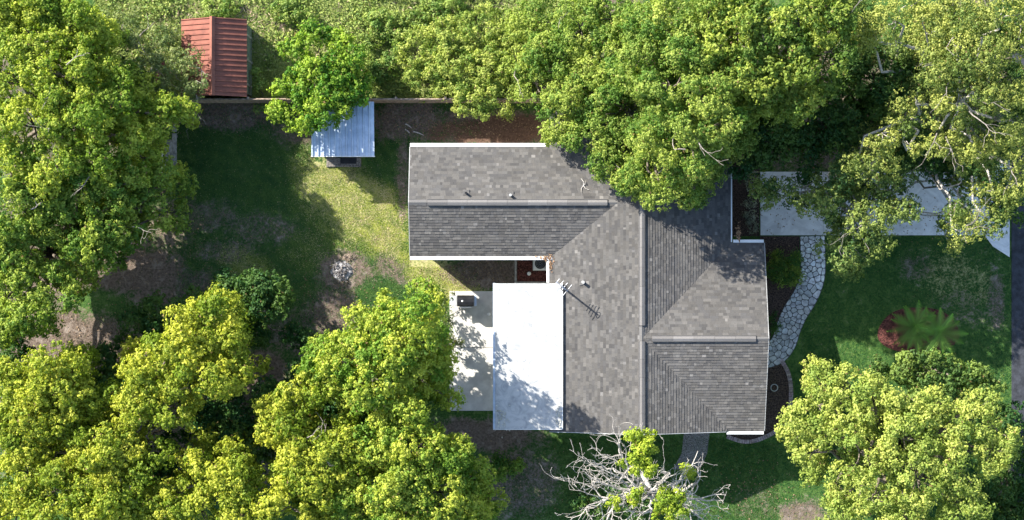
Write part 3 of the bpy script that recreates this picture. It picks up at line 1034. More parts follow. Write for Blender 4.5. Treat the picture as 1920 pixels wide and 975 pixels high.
def crown_mesh(lobes, sub, leaf, dens, cols, seed, asp=.6, upbias=.35, ragged=.12, clump=.16, keep=1.0):
    """lobes: (x,y,z,r) -> sub-lobes -> twig clumps -> leaves"""
    r = np.random.default_rng(seed)
    SC_, SR, SD = [], [], []
    for (x, y, z, R_) in lobes:
        k = max(3, int(3.0 * (R_ / sub) ** 2))
        d = unit(r.normal(size=(k, 3)))
        d[:, 2] = np.where(d[:, 2] < -.25, -d[:, 2] * .6, d[:, 2])
        d = unit(d)
        rad = R_ * r.uniform(.55, .98, (k, 1))
        c = np.array([x, y, z]) + d * rad * np.array([1, 1, .8])
        SC_.append(c); SR.append(sub * r.uniform(.38, 1.2, k)); SD.append(d)
    SC_ = np.concatenate(SC_); SR = np.concatenate(SR); SD = np.concatenate(SD)
    if keep < 1:
        m = r.random(len(SC_)) < keep
        SC_, SR, SD = SC_[m], SR[m], SD[m]
    # twig clumps on each sub-lobe
    ncl = np.maximum(4, (SR ** 2 * 4 * np.pi / (clump ** 2 * 3.0)).astype(int))
    ci = np.repeat(np.arange(len(SC_)), ncl)
    d = unit(r.normal(size=(len(ci), 3)) + SD[ci] * .55 + np.array([0, 0, .35]))
    cc = SC_[ci] + d * (SR[ci] * r.uniform(.55, 1.0 + ragged, len(ci)))[:, None]
    tint = r.normal(size=len(SC_)) * .5
    ctint = tint[ci] + r.normal(size=len(ci)) * .22
    nl = max(3, int(dens * 1.35))
    li = np.repeat(np.arange(len(cc)), nl)
    off = r.normal(size=(len(li), 3))
    off[:, 2] = off[:, 2] * .55
    P_ = cc[li] + off * clump * .38
    Nn = unit(d[li] * .45 + np.array([0, 0, upbias]) + unit(off) * .8 + r.normal(size=(len(li), 3)) * .25)
    tt = np.clip(.5 + ctint[li] * .8 + r.normal(size=len(li)) * .15, 0, 1)[:, None]
    c0, c1 = np.array(cols[0]), np.array(cols[1])
    col = (c0 * (1 - tt) + c1 * tt) * r.uniform(.82, 1.15, (len(li), 1))
    # a few browned or pale leaves
    br = r.random(len(li)) < .012
    col[br] = np.array([.22, .15, .06])
    return leaves(P_, Nn, leaf, asp, col, r), SC_, SR


def limb(mb, a, b, r0, r1, seg=6, wob=.12, sides=6):
    a, b = Vector(a), Vector(b); L_ = (b - a).length
    pts = []; rad = []
    ph = random.uniform(0, 6.28)
    for i in range(seg + 1):
        t = i / seg
        p = a.lerp(b, t)
        w = wob * L_ * math.sin(math.pi * t)
        p += Vector((math.cos(ph + t * 5), math.sin(ph + t * 5), .25 * math.sin(ph * 2 + t * 4))) * w * .6
        p += Vector((random.gauss(0, 1), random.gauss(0, 1), random.gauss(0, .6))) * .03 * L_ * (0 < i < seg)
        pts.append(p); rad.append(r0 + (r1 - r0) * t ** .8)
    mb.tube(pts, rad, sides)
    return pts


COUNT = {'leaf': 0}


def tree(name, label, base, lobes, cols, sub=.62, leaf=.16, dens=7, trunk=.22, bark='bark', seed=1, cat='tree', group=None, asp=.6, upbias=.35,
         twigs=0, clump=.16, keep=1.0, fork=.45, ragged=.24, rs=1.0, skirt=1, floor=1.0):
    """lobes in survey coordinates: (px, py, radius px, crown centre height)"""
    random.seed(seed)
    L3 = []
    for (px, py, rp, z) in lobes:
        p = W(px, py, z)
        L3.append((p.x, p.y, z, rs * rp * (CAM_H - z) / F_PX))
    for (x, y, z, r_) in list(L3):
        if z > 4.2:
            for t_ in ((), (.55,), (.78, .52, .32))[skirt]:
                L3.append((x + random.gauss(0, .3), y + random.gauss(0, .3), max(z * t_, floor), r_ * .85))
    cx = sum(l[0] for l in L3) / len(L3); cy = sum(l[1] for l in L3) / len(L3)
    if base is None: b = Vector((cx, cy, 0))
    else: b = W(*base)
    root = empty(name, b)
    tag(root, label, cat, group)
    zmin = min(l[2] - l[3] * .6 for l in L3)
    zf = max(.25, fork * (sum(l[2] for l in L3) / len(L3)))
    top = Vector((b.x * .75 + cx * .25, b.y * .75 + cy * .25, zf))
    mb = MB()
    pts = [b + Vector((0, 0, -.1)), b + Vector((0, 0, .15)), b.lerp(top, .5) + Vector((random.gauss(0, .05), random.gauss(0, .05), 0)), top]
    mb.tube(pts, [trunk * 1.5, trunk * 1.15, trunk * .95, trunk * .8], 10)
    mb.build('trunk', M[bark], root, True)
    mb = MB()
    (Vv, Ff, Cc), SCs, SRs = crown_mesh(L3, sub, leaf * .9, dens, cols, seed, asp, upbias, ragged, clump, keep)
    ends = []
    for (x, y, z, r_) in L3:
        p = Vector((x, y, z - r_ * .3))
        ps = limb(mb, top, p, trunk * .5, trunk * .17, 7, .13)
        ends.append(ps[-1])
    E = np.array([tuple(e) for e in ends])
    sel = range(len(SCs))
    for i in sel:
        if random.random() < .5:
            k = int(np.argmin(((E - SCs[i]) ** 2).sum(1)))
            limb(mb, ends[k], SCs[i] + np.array([0, 0, .05]), trunk * .15, .012, 4, .15, 4)
    mb.build('limbs', M[bark], root, True)
    if twigs:
        tw = MB()
        for _ in range(twigs):
            l = random.choice(L3[:len(lobes)])
            t = random.uniform(0, 6.28); q = Vector((l[0], l[1], l[2])) + Vector((math.cos(t) * l[3] * .5, math.sin(t) * l[3] * .5, l[3] * .55))
            tw.col = (1, 1, 1)
            bare(tw, q, Vector((math.cos(t), math.sin(t), .25)), random.uniform(.8, 1.5), .032, 2)
        tag(tw.build('bare_twigs', M['twig'], root), kind='stuff')
    cr = fast_mesh('crown', Vv, Ff, Cc, M['leaf'], root)
    tag(cr, kind='stuff')
    COUNT['leaf'] += len(Cc) // 4
    return root


def bare(mb, p, d, length, r, depth, spread=.75):
    """gnarled leafless branch, forking"""
    d = d.normalized()
    n = max(3, int(length / .22)); pts = [p.copy()]; rad = [r]
    q = p.copy(); step = length / n
    for i in range(n):
        d = (d + Vector((random.gauss(0, .28), random.gauss(0, .28), random.gauss(.03, .18)))).normalized()
        q = q + d * step
        pts.append(q.copy()); rad.append(max(.007, r * (1 - .76 * (i + 1) / n)))
        if depth > 0 and i > 0 and random.random() < .56:
            s = Vector((random.gauss(0, 1), random.gauss(0, 1), random.gauss(.15, .5))).normalized()
            dd = (d + s * spread).normalized()
            bare(mb, q, dd, length * random.uniform(.4, .68), max(.010, rad[-1] * .68), depth - 1, spread)
    v = random.uniform(.72, 1.2); mb.col = (v, v * .97, v * .95)
    mb.tube(pts, rad, 5)


YEL = ((.195, .275, .024), (.510, .515, .062))
LIME = ((.230, .315, .058), (.470, .510, .115))
GRN = ((.065, .165, .024), (.215, .320, .046))
DRK = ((.032, .100, .026), (.110, .190, .036))
MID = ((.115, .220, .034), (.370, .435, .085))
OAKW = ((.170, .270, .028), (.460, .505, .072))
FRESH = ((.085, .215, .022), (.360, .470, .055))

tree('oak_tree', 'large yellow green oak filling the top corner beside the red roofed shed', (150, 210), [
    (50, 60, 75, 6.2), (130, 45, 70, 6), (30, 150, 70, 7.0), (110, 140, 65, 7.2), (185, 90, 50, 5.2), (60, 235, 70, 7.0), (150, 225, 65, 7), (215, 195, 55, 6.0),
    (285, 215, 42, 4.9), (240, 260, 50, 5.6), (335, 225, 28, 4.3), (15, 320, 60, 6.6), (105, 310, 60, 6.6), (180, 310, 52, 6.2), (270, 295, 40, 5.0), (0, 20, 60, 6), (90, 5, 60, 6), (205, 150, 40, 5.4)],
    OAKW, seed=101, trunk=.34, twigs=6, dens=7, rs=.86)
tree('oak_tree', 'green and yellow oak overhanging the bare soil on the west side', (80, 470), [
    (40, 395, 58, 6.2), (225, 345, 48, 5.6), (185, 395, 52, 5.6), (265, 390, 38, 4.8), (305, 400, 22, 4.3), (90, 430, 42, 5), (185, 465, 42, 5), (25, 510, 48, 5.6),
    (105, 535, 44, 5), (55, 590, 40, 5), (12, 610, 38, 4.8), (140, 500, 30, 4.4), (300, 350, 28, 4.4), (120, 385, 40, 5.4), (150, 350, 40, 5.8), (60, 460, 44, 5.2), (145, 440, 40, 5.2), (10, 450, 46, 5.4), (70, 530, 40, 5.2), (235, 425, 34, 4.8), (10, 560, 40, 5)],
    ((.110, .215, .030), (.380, .450, .070)), seed=102, trunk=.30, twigs=3, dens=7, rs=.92)
tree('flowering_shrub', 'loose pale leaved shrub with pink blossoms leaning on the red shed roof', (285, 130), [
    (255, 90, 45, 1.9), (300, 80, 35, 2.2), (320, 115, 35, 2.6), (345, 145, 30, 3.2), (368, 150, 18, 3.3), (350, 105, 20, 3.1), (372, 172, 14, 3.2), (290, 140, 40, 2.5), (240, 140, 40, 2.2), (335, 170, 25, 2.6), (300, 170, 30, 2.4), (225, 50, 40, 1.2), (360, 125, 14, 3.0)],
    ((.13, .19, .06), (.38, .42, .17)), sub=.4, leaf=.15, dens=5, trunk=.07, seed=103, asp=.4, cat='shrub', twigs=4, bark='pale_bark', keep=.75)
tree('oak_tree', 'bright yellow crown at the west edge below the bare brown soil', (95, 735), [
    (30, 735, 52, 5.8), (105, 695, 48, 6.2), (140, 735, 42, 6), (60, 790, 55, 6), (150, 785, 38, 5.6), (15, 820, 45, 5.4), (95, 755, 50, 6.2), (125, 665, 24, 6)], YEL, seed=104, rs=1.1, trunk=.26)
tree('oak_tree', 'bright yellow crown just east of the soil clearing, above the dark understory', (340, 670), [
    (395, 600, 42, 5.6), (340, 640, 48, 6.2), (430, 640, 40, 5.6), (300, 690, 48, 6.2), (370, 700, 50, 6.6), (265, 735, 40, 6), (335, 755, 38, 6), (250, 680, 28, 5.4), (420, 580, 28, 5.2), (225, 770, 30, 5.6), (430, 690, 30, 5.6)],
    YEL, seed=105, rs=1.1, trunk=.26)
tree('understory_tree', 'dark green low tree showing between the two southern yellow crowns', (500, 580), [
    (465, 555, 42, 2.8), (510, 590, 36, 2.6), (440, 545, 30, 2.6), (495, 560, 35, 2.9), (300, 600, 40, 2.0), (260, 620, 34, 1.9), (360, 580, 34, 2.2), (480, 630, 28, 2.2), (205, 690, 30, 2), (560, 640, 24, 1.8)],
    DRK, seed=106, trunk=.14)
tree('oak_tree', 'large yellow topped tree reaching over the edge of the concrete patio', (720, 660), [
    (735, 606, 52, 6.6), (786, 588, 28, 8.6), (805, 602, 22, 8.0), (758, 592, 28, 7.2), (690, 625, 55, 6.3), (760, 650, 62, 6.6), (645, 665, 46, 6), (700, 705, 62, 6.6), (785, 695, 50, 5.8), (828, 738, 34, 4.8), (615, 710, 38, 5.2),
    (760, 765, 48, 5.8), (808, 640, 36, 5.2), (640, 740, 40, 5.2), (700, 770, 40, 5.4), (826, 694, 26, 4.6), (600, 670, 24, 5)],
    ((.150, .270, .028), (.480, .515, .072)), seed=107, trunk=.32, rs=.86)
tree('oak_tree', 'narrow yellow crown south of the centre with dark gaps around it', (560, 820), [
    (555, 745, 40, 5.4), (530, 775, 40, 5.8), (560, 835, 48, 5.8), (640, 850, 44, 5.8), (500, 800, 30, 5.4), (590, 895, 50, 5.8), (540, 950, 52, 5.8), (510, 890, 30, 5), (620, 800, 26, 5)],
    YEL, seed=108, rs=1.1, trunk=.24, twigs=4)
tree('oak_tree', 'broad yellow green crown at the bottom edge west of the bare tree', (770, 870), [
    (715, 830, 48, 5.8), (785, 840, 50, 6), (850, 870, 44, 5.4), (888, 895, 36, 4.8), (820, 925, 55, 5.8), (740, 915, 55, 6), (680, 930, 46, 5.6), (895, 940, 32, 4.4), (760, 970, 55, 5.8), (860, 970, 45, 5), (650, 975, 45, 5.4)],
    ((.155, .270, .030), (.470, .505, .072)), seed=109, trunk=.30)
tree('oak_tree', 'spreading yellow crown in the lower corner of the western woods', (200, 850), [
    (200, 840, 46, 6), (150, 885, 50, 6.2), (262, 800, 34, 6), (262, 850, 36, 6), (55, 895, 50, 5.8), (105, 945, 52, 6), (215, 925, 48, 6.2), (30, 960, 50, 5.8), (180, 980, 50, 6), (250, 960, 32, 5.4), (100, 850, 34, 5.4)],
    YEL, seed=110, rs=1.1, trunk=.30)
tree('oak_tree', 'yellow crown beside the dark gap along the bottom edge', (390, 900), [
    (330, 925, 38, 5.8), (400, 875, 42, 5.8), (440, 915, 44, 6), (375, 955, 45, 6), (300, 975, 36, 5.6), (460, 965, 42, 5.8), (445, 860, 26, 5.2), (360, 850, 24, 5.2)],
    YEL, seed=111, rs=1.1, trunk=.26)
tree('understory_tree', 'dark green low trees filling the gaps below the yellow crowns', (420, 790), [
    (430, 790, 50, 2.8), (480, 750, 45, 2.8), (400, 770, 40, 2.8), (480, 820, 40, 2.6), (330, 850, 40, 2.8), (200, 740, 50, 2.8), (180, 820, 45, 2.6), (580, 720, 38, 2.6), (660, 790, 50, 2.6), (480, 870, 40, 2.6), (300, 890, 40, 2.4), (20, 680, 45, 2.6), (640, 900, 40, 2.4), (90, 840, 40, 2.5)],
    DRK, seed=112, trunk=.16, leaf=.18, dens=6)
tree('citrus_tree', 'round bright green tree over the fence and the ribbed metal shed', (600, 165), [
    (600, 85, 42, 2.7), (560, 115, 42, 2.6), (640, 110, 46, 2.8), (535, 155, 38, 2.5), (600, 165, 55, 3.0), (655, 160, 42, 2.6), (545, 205, 38, 2.6), (610, 210, 42, 3.0), (660, 195, 32, 2.9), (575, 235, 20, 2.9), (690, 160, 20, 2.3)],
    FRESH, seed=113, rs=.84, trunk=.15, leaf=.17, sub=.5)
tree('thicket_bush', 'low pale green thicket along the fence in the overgrown field', (850, 140), [
    (780, 100, 42, .9), (840, 75, 50, 1.0), (905, 60, 55, 1.0), (850, 135, 58, 1.3), (800, 150, 42, 1.0), (910, 130, 55, 1.4), (880, 180, 42, 1.6), (935, 185, 38, 1.7), (965, 110, 48, 1.4), (905, 203, 22, 1.7), (970, 55, 40, 1.2)],
    ((.170, .260, .045), (.470, .510, .120)), seed=114, trunk=.08, leaf=.125, sub=.30, rs=.95, cat='bush', fork=.3)
for k_, (lob, lab) in enumerate((
        ([(715, 45, 26, .3), (745, 60, 22, .3), (700, 70, 18, .25)], 'low scrubby bush in the field above the thicket edge'),
        ([(690, 120, 20, .3), (715, 135, 22, .35), (735, 110, 20, .3), (705, 150, 16, .3)], 'low scrubby bush between the round tree and the thicket'),
        ([(545, 22, 24, .25), (575, 35, 20, .3), (520, 20, 18, .25)], 'low scrubby bush in the field east of the red shed'),
        ([(810, 22, 24, .3), (845, 15, 26, .3), (790, 40, 18, .3)], 'low scrubby bush at the top edge above the thicket'),
        ([(430, 12, 20, .25), (400, 15, 16, .25)], 'low scrubby bush at the top edge behind the red shed'),
        ([(490, 205, 10, .9), (487, 165, 14, .9), (482, 140, 12, .8)], 'narrow green bush against the east wall of the red shed'))):
    tree('scrub_bush', lab, None, lob, ((.12, .22, .045), (.38, .46, .12)), seed=140 + k_, trunk=.03, sub=.26, leaf=.13, cat='bush', fork=.3, group='scrub bushes in the field')
tree('oak_tree', 'dense green oak whose western edge hangs over the north roof corner', (1120, 160), [
    (1050, 110, 60, 3.6), (1010, 165, 44, 3.0), (1090, 55, 55, 4.6), (1150, 35, 48, 5), (1080, 175, 58, 4.0), (1135, 125, 62, 5), (1050, 225, 42, 3.5), (1105, 245, 50, 4.2), (1170, 200, 58, 5), (1175, 285, 46, 4.5), (1020, 40, 50, 3.0), (1130, 290, 32, 4.2), (985, 120, 34, 2.2)],
    MID, seed=115, trunk=.30, twigs=3, leaf=.125, clump=.14)
tree('oak_tree', 'tall green oak covering the middle of the roof ridge', (1280, 190), [
    (1210, 105, 58, 8.4), (1235, 45, 55, 8.7), (1260, 165, 58, 9.4), (1305, 80, 55, 9.3), (1240, 250, 50, 7.8), (1290, 235, 46, 9.4), (1300, 282, 34, 8.8), (1345, 262, 30, 9), (1320, 175, 48, 10), (1275, 325, 36, 6.8), (1325, 310, 36, 4.7), (1365, 150, 46, 9.0), (1350, 230, 40, 9.6), (1385, 255, 26, 5.0), (1215, 320, 30, 6.6), (1300, 355, 20, 6.2), (1180, 340, 20, 4.4), (1330, 30, 50, 9.0), (1240, 350, 22, 6.2)],
    MID, seed=116, trunk=.32, twigs=3, skirt=2, floor=4.4, leaf=.13, clump=.145)
tree('oak_tree', 'yellow green oak at the top edge north of the driveway', (1460, 110), [
    (1385, 65, 52, 9.6), (1430, 55, 44, 9.6), (1420, 135, 44, 9.0), (1475, 110, 42, 9.6), (1500, 45, 44, 10.2), (1555, 35, 42, 10.2), (1560, 95, 36, 9.6), (1445, 185, 42, 8.1), (1500, 180, 34, 8.1), (1410, 205, 34, 7.5), (1545, 145, 30, 8.4), (1390, 5, 45, 9.6), (1580, 5, 40, 9.9)],
    ((.110, .195, .030), (.350, .410, .070)), seed=117, trunk=.28, twigs=3, skirt=2)
tree('live_oak', 'tall sparse olive oak with pale bare limbs above the end of the driveway', (1760, 180), [
    (1680, 35, 52, 9.4), (1740, 60, 48, 9.6), (1800, 35, 52, 9.9), (1870, 35, 52, 9.9), (1900, 100, 42, 9.9), (1830, 105, 46, 10.1), (1765, 130, 40, 9.6), (1800, 190, 46, 9.6), (1860, 180, 46, 9.6), (1900, 225, 38, 9.1),
    (1720, 195, 30, 8.3), (1765, 240, 36, 8.3), (1820, 255, 40, 8.3), (1880, 295, 32, 7.8), (1655, 250, 34, 7.8), (1695, 265, 34, 7.8), (1615, 285, 28, 7.0), (1865, 360, 30, 7.3), (1895, 345, 28, 7.0), (1785, 425, 22, 6.8), (1640, 320, 26, 7.0), (1855, 415, 22, 6.8), (1620, 35, 34, 8.8), (1640, 85, 26, 8.1)],
    ((.140, .205, .045), (.430, .450, .110)), seed=118, trunk=.25, bark='pale_bark', twigs=16, leaf=.12, keep=.95, ragged=.35)
tree('live_oak', 'dark green tree spreading over the driveway near the flagstone walk', (1560, 330), [
    (1460, 355, 30, 4.4), (1505, 350, 34, 4.7), (1555, 385, 36, 5.2), (1590, 430, 28, 5.5), (1625, 400, 34, 5.5), (1600, 335, 34, 5.2), (1655, 365, 32, 5.5), (1700, 395, 26, 5.5), (1640, 448, 20, 5.2), (1615, 480, 14, 4.9), (1580, 465, 24, 5.2), (1800, 345, 24, 5.7), (1820, 400, 26, 5.7), (1700, 330, 26, 5.5), (1440, 380, 20, 4.2)],
    ((.065, .140, .040), (.270, .330, .080)), seed=119, trunk=.18, twigs=3, leaf=.14, keep=.7, ragged=.35, bark='pale_bark')
tree('understory_tree', 'deep green shaded trees in the gap between the northern oaks', (1560, 220), [
    (1640, 140, 50, 4.9), (1600, 200, 48, 4.6), (1480, 245, 44, 4.6), (1550, 245, 44, 4.6), (1430, 265, 36, 4.3), (1510, 295, 36, 4.3), (1700, 150, 40, 4.9), (1590, 260, 34, 4.3), (1720, 290, 40, 4.6), (1830, 320, 40, 4.6), (1900, 390, 30, 4.3), (1590, 130, 36, 4.6), (1400, 300, 26, 3.8), (1900, 160, 40, 4.9), (1860, 80, 44, 4.6), (1790, 60, 40, 4.6), (1910, 40, 40, 4.6), (1840, 170, 36, 4.6), (1890, 250, 36, 4.4), (1720, 70, 36, 4.6), (1670, 200, 40, 4.6)],  # later eastern lobes added to darken the shaded gaps in the live oak
    DRK, seed=120, trunk=.18, dens=6)
tree('maple_tree', 'big rounded lime green tree at the bottom corner beside the road', (1690, 840), [
    (1540, 720, 36, 5), (1575, 785, 50, 5.4), (1505, 790, 36, 4.8), (1525, 850, 32, 4.8), (1640, 755, 48, 6), (1700, 745, 42, 6), (1765, 755, 34, 5.8), (1615, 850, 50, 6), (1700, 820, 56, 6.6), (1770, 805, 48, 6.4), (1835, 765, 36, 6),
    (1865, 800, 36, 6), (1860, 845, 40, 6), (1800, 875, 52, 6.4), (1720, 900, 56, 6.6), (1640, 930, 50, 6), (1570, 905, 38, 5.2), (1580, 965, 42, 5.4), (1700, 975, 52, 6), (1800, 955, 50, 6), (1590, 730, 38, 5.4), (1500, 820, 26, 4.6)],
    LIME, seed=121, rs=.93, trunk=.32, sub=.55, leaf=.15, clump=.19, ragged=.05)
tree('understory_tree', 'darker green tree showing above the big lime green crown', (1740, 690), [
    (1690, 690, 36, 3.6), (1745, 690, 34, 3.6), (1790, 705, 30, 3.4), (1840, 725, 34, 3.4), (1640, 705, 28, 3.4), (1720, 720, 36, 3.6), (1780, 740, 30, 3.4)],
    ((.075, .150, .034), (.230, .310, .064)), seed=122, trunk=.16, sub=.45)
tree('understory_tree', 'dark tree at the road edge beside the lime green crown', (1890, 880), [
    (1900, 790, 32, 2.8), (1900, 850, 34, 3), (1890, 900, 38, 3.2), (1915, 950, 40, 3.2), (1850, 960, 38, 3.2), (1880, 980, 36, 3)], DRK, seed=123, trunk=.18)
tree('round_bush', 'clipped round green bush in the mulch beside the flagstone walk', None, [(1470, 500, 27, .75), (1456, 514, 20, .55), (1484, 512, 20, .6), (1474, 482, 20, .65), (1455, 492, 18, .6)],
     ((.060, .150, .028), (.24, .33, .05)), seed=124, trunk=.05, sub=.3, leaf=.11, cat='bush', fork=.3)
tree('round_bush', 'small green bush on the dark ground south of the porch', None, [(950, 860, 22, .6), (935, 872, 18, .5), (965, 868, 18, .5), (950, 880, 16, .5)],
     GRN, seed=125, trunk=.05, sub=.3, leaf=.13, cat='bush', fork=.3)
tree('low_shrub', 'low dark shrub pressed against the front wall beside the walk', None, [(1448, 605, 13, .35), (1446, 590, 10, .3), (1447, 620, 9, .3)],
     DRK, seed=126, trunk=.03, sub=.2, leaf=.09, cat='bush', fork=.3)
tree('low_shrub', 'dark leafy shrub at the patio edge below the yellow topped tree', None, [(832, 600, 20, .9), (835, 560, 14, .7), (845, 640, 18, .8)],
     ((.09, .14, .045), (.25, .27, .12)), seed=127, trunk=.03, sub=.28, leaf=.12, cat='bush', fork=.3)
tree('silver_groundcover', 'pale silvery plants in the dark bed beside the driveway end', None, [(1408, 305, 12, .15), (1410, 330, 12, .15), (1405, 355, 10, .15), (1408, 380, 12, .15), (1406, 405, 13, .15), (1410, 425, 12, .15)],
     ((.18, .21, .17), (.46, .48, .42)), seed=128, trunk=.015, sub=.16, leaf=.08, dens=6, cat='plants', fork=.3, keep=.8)

# pink blossoms on the flowering shrub
shrub = bpy.data.objects['flowering_shrub']
r = np.random.default_rng(5)
P_ = []
for (px, py, z) in ((296, 140, 3.2), (293, 152, 3.2), (283, 148, 3.1), (305, 120, 3.0)):
    p = W(px, py, z); P_.append(np.array(p) + r.normal(size=(26, 3)) * .06)
P_ = np.concatenate(P_)
Vv, Ff, Cc = leaves(P_, unit(r.normal(size=(len(P_), 3)) + [0, 0, 1]), .09, .8, np.tile([.55, .10, .20], (len(P_), 1)) * r.uniform(.7, 1.2, (len(P_), 1)), r)
tag(fast_mesh('blossoms', Vv, Ff, Cc, M['leaf'], shrub), kind='stuff')

# dead bare tree with surviving green tufts
random.seed(55)
bb = W(1188, 868)
dead = empty('bare_tree', bb)
tag(dead, 'leafless tree with tangled bleached branches and a few green tufts south of the house', 'tree')
fork = W(1222, 925, 3.2)
m_ = MB(); m_.tube([bb + Vector((0, 0, -.1)), bb.lerp(fork, .35) + Vector((.05, .05, 0)), bb.lerp(fork, .7), fork], [.24, .19, .17, .15], 10); m_.build('trunk', M['dead_bark'], dead, True)
m_ = MB()
for (px, py, z, r0) in ((1140, 825, 5.2, .08), (1105, 862, 5.0, .075), (1085, 895, 4.8, .075), (1135, 885, 5.2, .075), (1172, 855, 5.6, .075), (1268, 872, 5.4, .08), (1312, 868, 5.4, .085), (1340, 898, 5.2, .085), (1345, 940, 5, .08), (1320, 968, 5, .08),
                        (1090, 935, 4.4, .07), (1060, 955, 4.0, .055), (1120, 955, 4.8, .075), (1222, 970, 5.6, .08), (1262, 960, 5.8, .08), (1192, 910, 5.6, .08), (1245, 900, 5.4, .075), (1175, 972, 5, .075), (1288, 915, 5.6, .075)):
    e = W(px, py, z)
    ps = limb(m_, fork, fork.lerp(e, .72), r0, r0 * .62, 7, .14, 6)
    d = (e - fork).normalized(); ln = (e - fork).length
    for j in (4, 6, 7, 7):
        dd = (d + Vector((random.gauss(0, .6), random.gauss(0, .6), random.gauss(.15, .3)))).normalized()
        bare(m_, ps[j], dd, ln * random.uniform(.32, .52), r0 * .52, 3)
m_.build('branches', M['dead_bark'], dead)
(Vv, Ff, Cc), _, _ = crown_mesh([(*W(px, py, z)[:2], z, rp * (CAM_H - z) / F_PX) for px, py, rp, z in
                                 ((1190, 822, 20, 7.2), (1212, 832, 20, 7.2), (1198, 838, 18, 7.3), (1174, 862, 16, 6.8), (1216, 862, 20, 7.2), (1205, 878, 15, 7), (1250, 940, 22, 6.6), (1266, 958, 22, 6.6), (1272, 928, 16, 6.6), (1196, 928, 12, 5.8), (1148, 946, 11, 5), (1244, 974, 16, 6.4), (1290, 888, 9, 5))],
                                .3, .15, 7, ((.20, .30, .025), (.46, .53, .06)), 77, asp=.5)
tag(fast_mesh('crown', Vv, Ff, Cc, M['leaf'], dead), kind='stuff')
COUNT['leaf'] += len(Cc) // 4
tree('low_shrub', 'shaded green undergrowth below the bleached bare tree', None, [(1160, 935, 26, .8), (1110, 950, 24, .7), (1200, 950, 26, .8), (1085, 930, 18, .6)],
     DRK, seed=129, trunk=.03, sub=.3, leaf=.13, cat='bush', fork=.3)

# sago palm on the red mulch
pc = W(1722, 618)
palm = empty('sago_palm', pc)
tag(palm, 'dark green sago palm with arching fronds on the red mulch oval', 'palm')
m_ = MB(); m_.tube([pc, pc + Vector((0, 0, .35)), pc + Vector((0, 0, .6))], [.18, .16, .1], 10); m_.build('trunk', M['bark'], palm)
r = np.random.default_rng(8)
for (cx, cy, nfr) in ((1714, 612, 17), (1760, 622, 13)):
    c0 = W(cx, cy, .5)
    for k in range(nfr):
        t = 2 * math.pi * k / nfr + r.uniform(-.15, .15)
        ln = r.uniform(1.2, 1.75); el = r.uniform(.5, 1.3)
        V_, F_, C_ = [], [], []
        n_ = 16
        d = np.array([math.cos(t), math.sin(t), 0]); side = np.array([-d[1], d[0], 0])
        spine = [np.array(c0) + d * ln * (s_ * (1 - .15 * s_)) + np.array([0, 0, el * s_ - 1.0 * el * s_ ** 2.2]) for s_ in np.linspace(.03, 1, n_)]
        g_ = r.uniform(.55, 1.5)
        for i, s_ in enumerate(np.linspace(.08, 1, n_)):
            w = .21 * math.sin(math.pi * min(.97, s_ * .9 + .1)) + .03
            for sg in (-1, 1):
                b0 = len(V_)
                p = spine[i]
                tip = p + side * sg * w + d * w * .6 + np.array([0, 0, .10])
                V_ += [p - d * .030, p + d * .030, tip]
                F_.append((b0, b0 + 1, b0 + 2)); C_ += [np.array([.20, .40, .07]) * g_] * 3
        for i in range(n_ - 1):
            b0 = len(V_)
            V_ += [spine[i] - side * .012, spine[i] + side * .012, spine[i + 1]]
            F_.append((b0, b0 + 1, b0 + 2)); C_ += [np.array([.08, .10, .03])] * 3
        fast_mesh('frond', np.array(V_), np.array(F_), np.array(C_), M['leaf'], palm)

# ------------------------------------------------------------------ grass, weeds and fallen leaves
r = np.random.default_rng(31)
NO = [(768, 255, 1040, 500), (920, 520, 1440, 820), (1020, 215, 1380, 820), (840, 543, 965, 772), (1424, 320, 1897, 444), (1425, 440, 1502, 690), (1360, 690, 1484, 830), (1895, 0, 1990, 975), (965, 480, 1035, 540), (590, 215, 690, 312)]


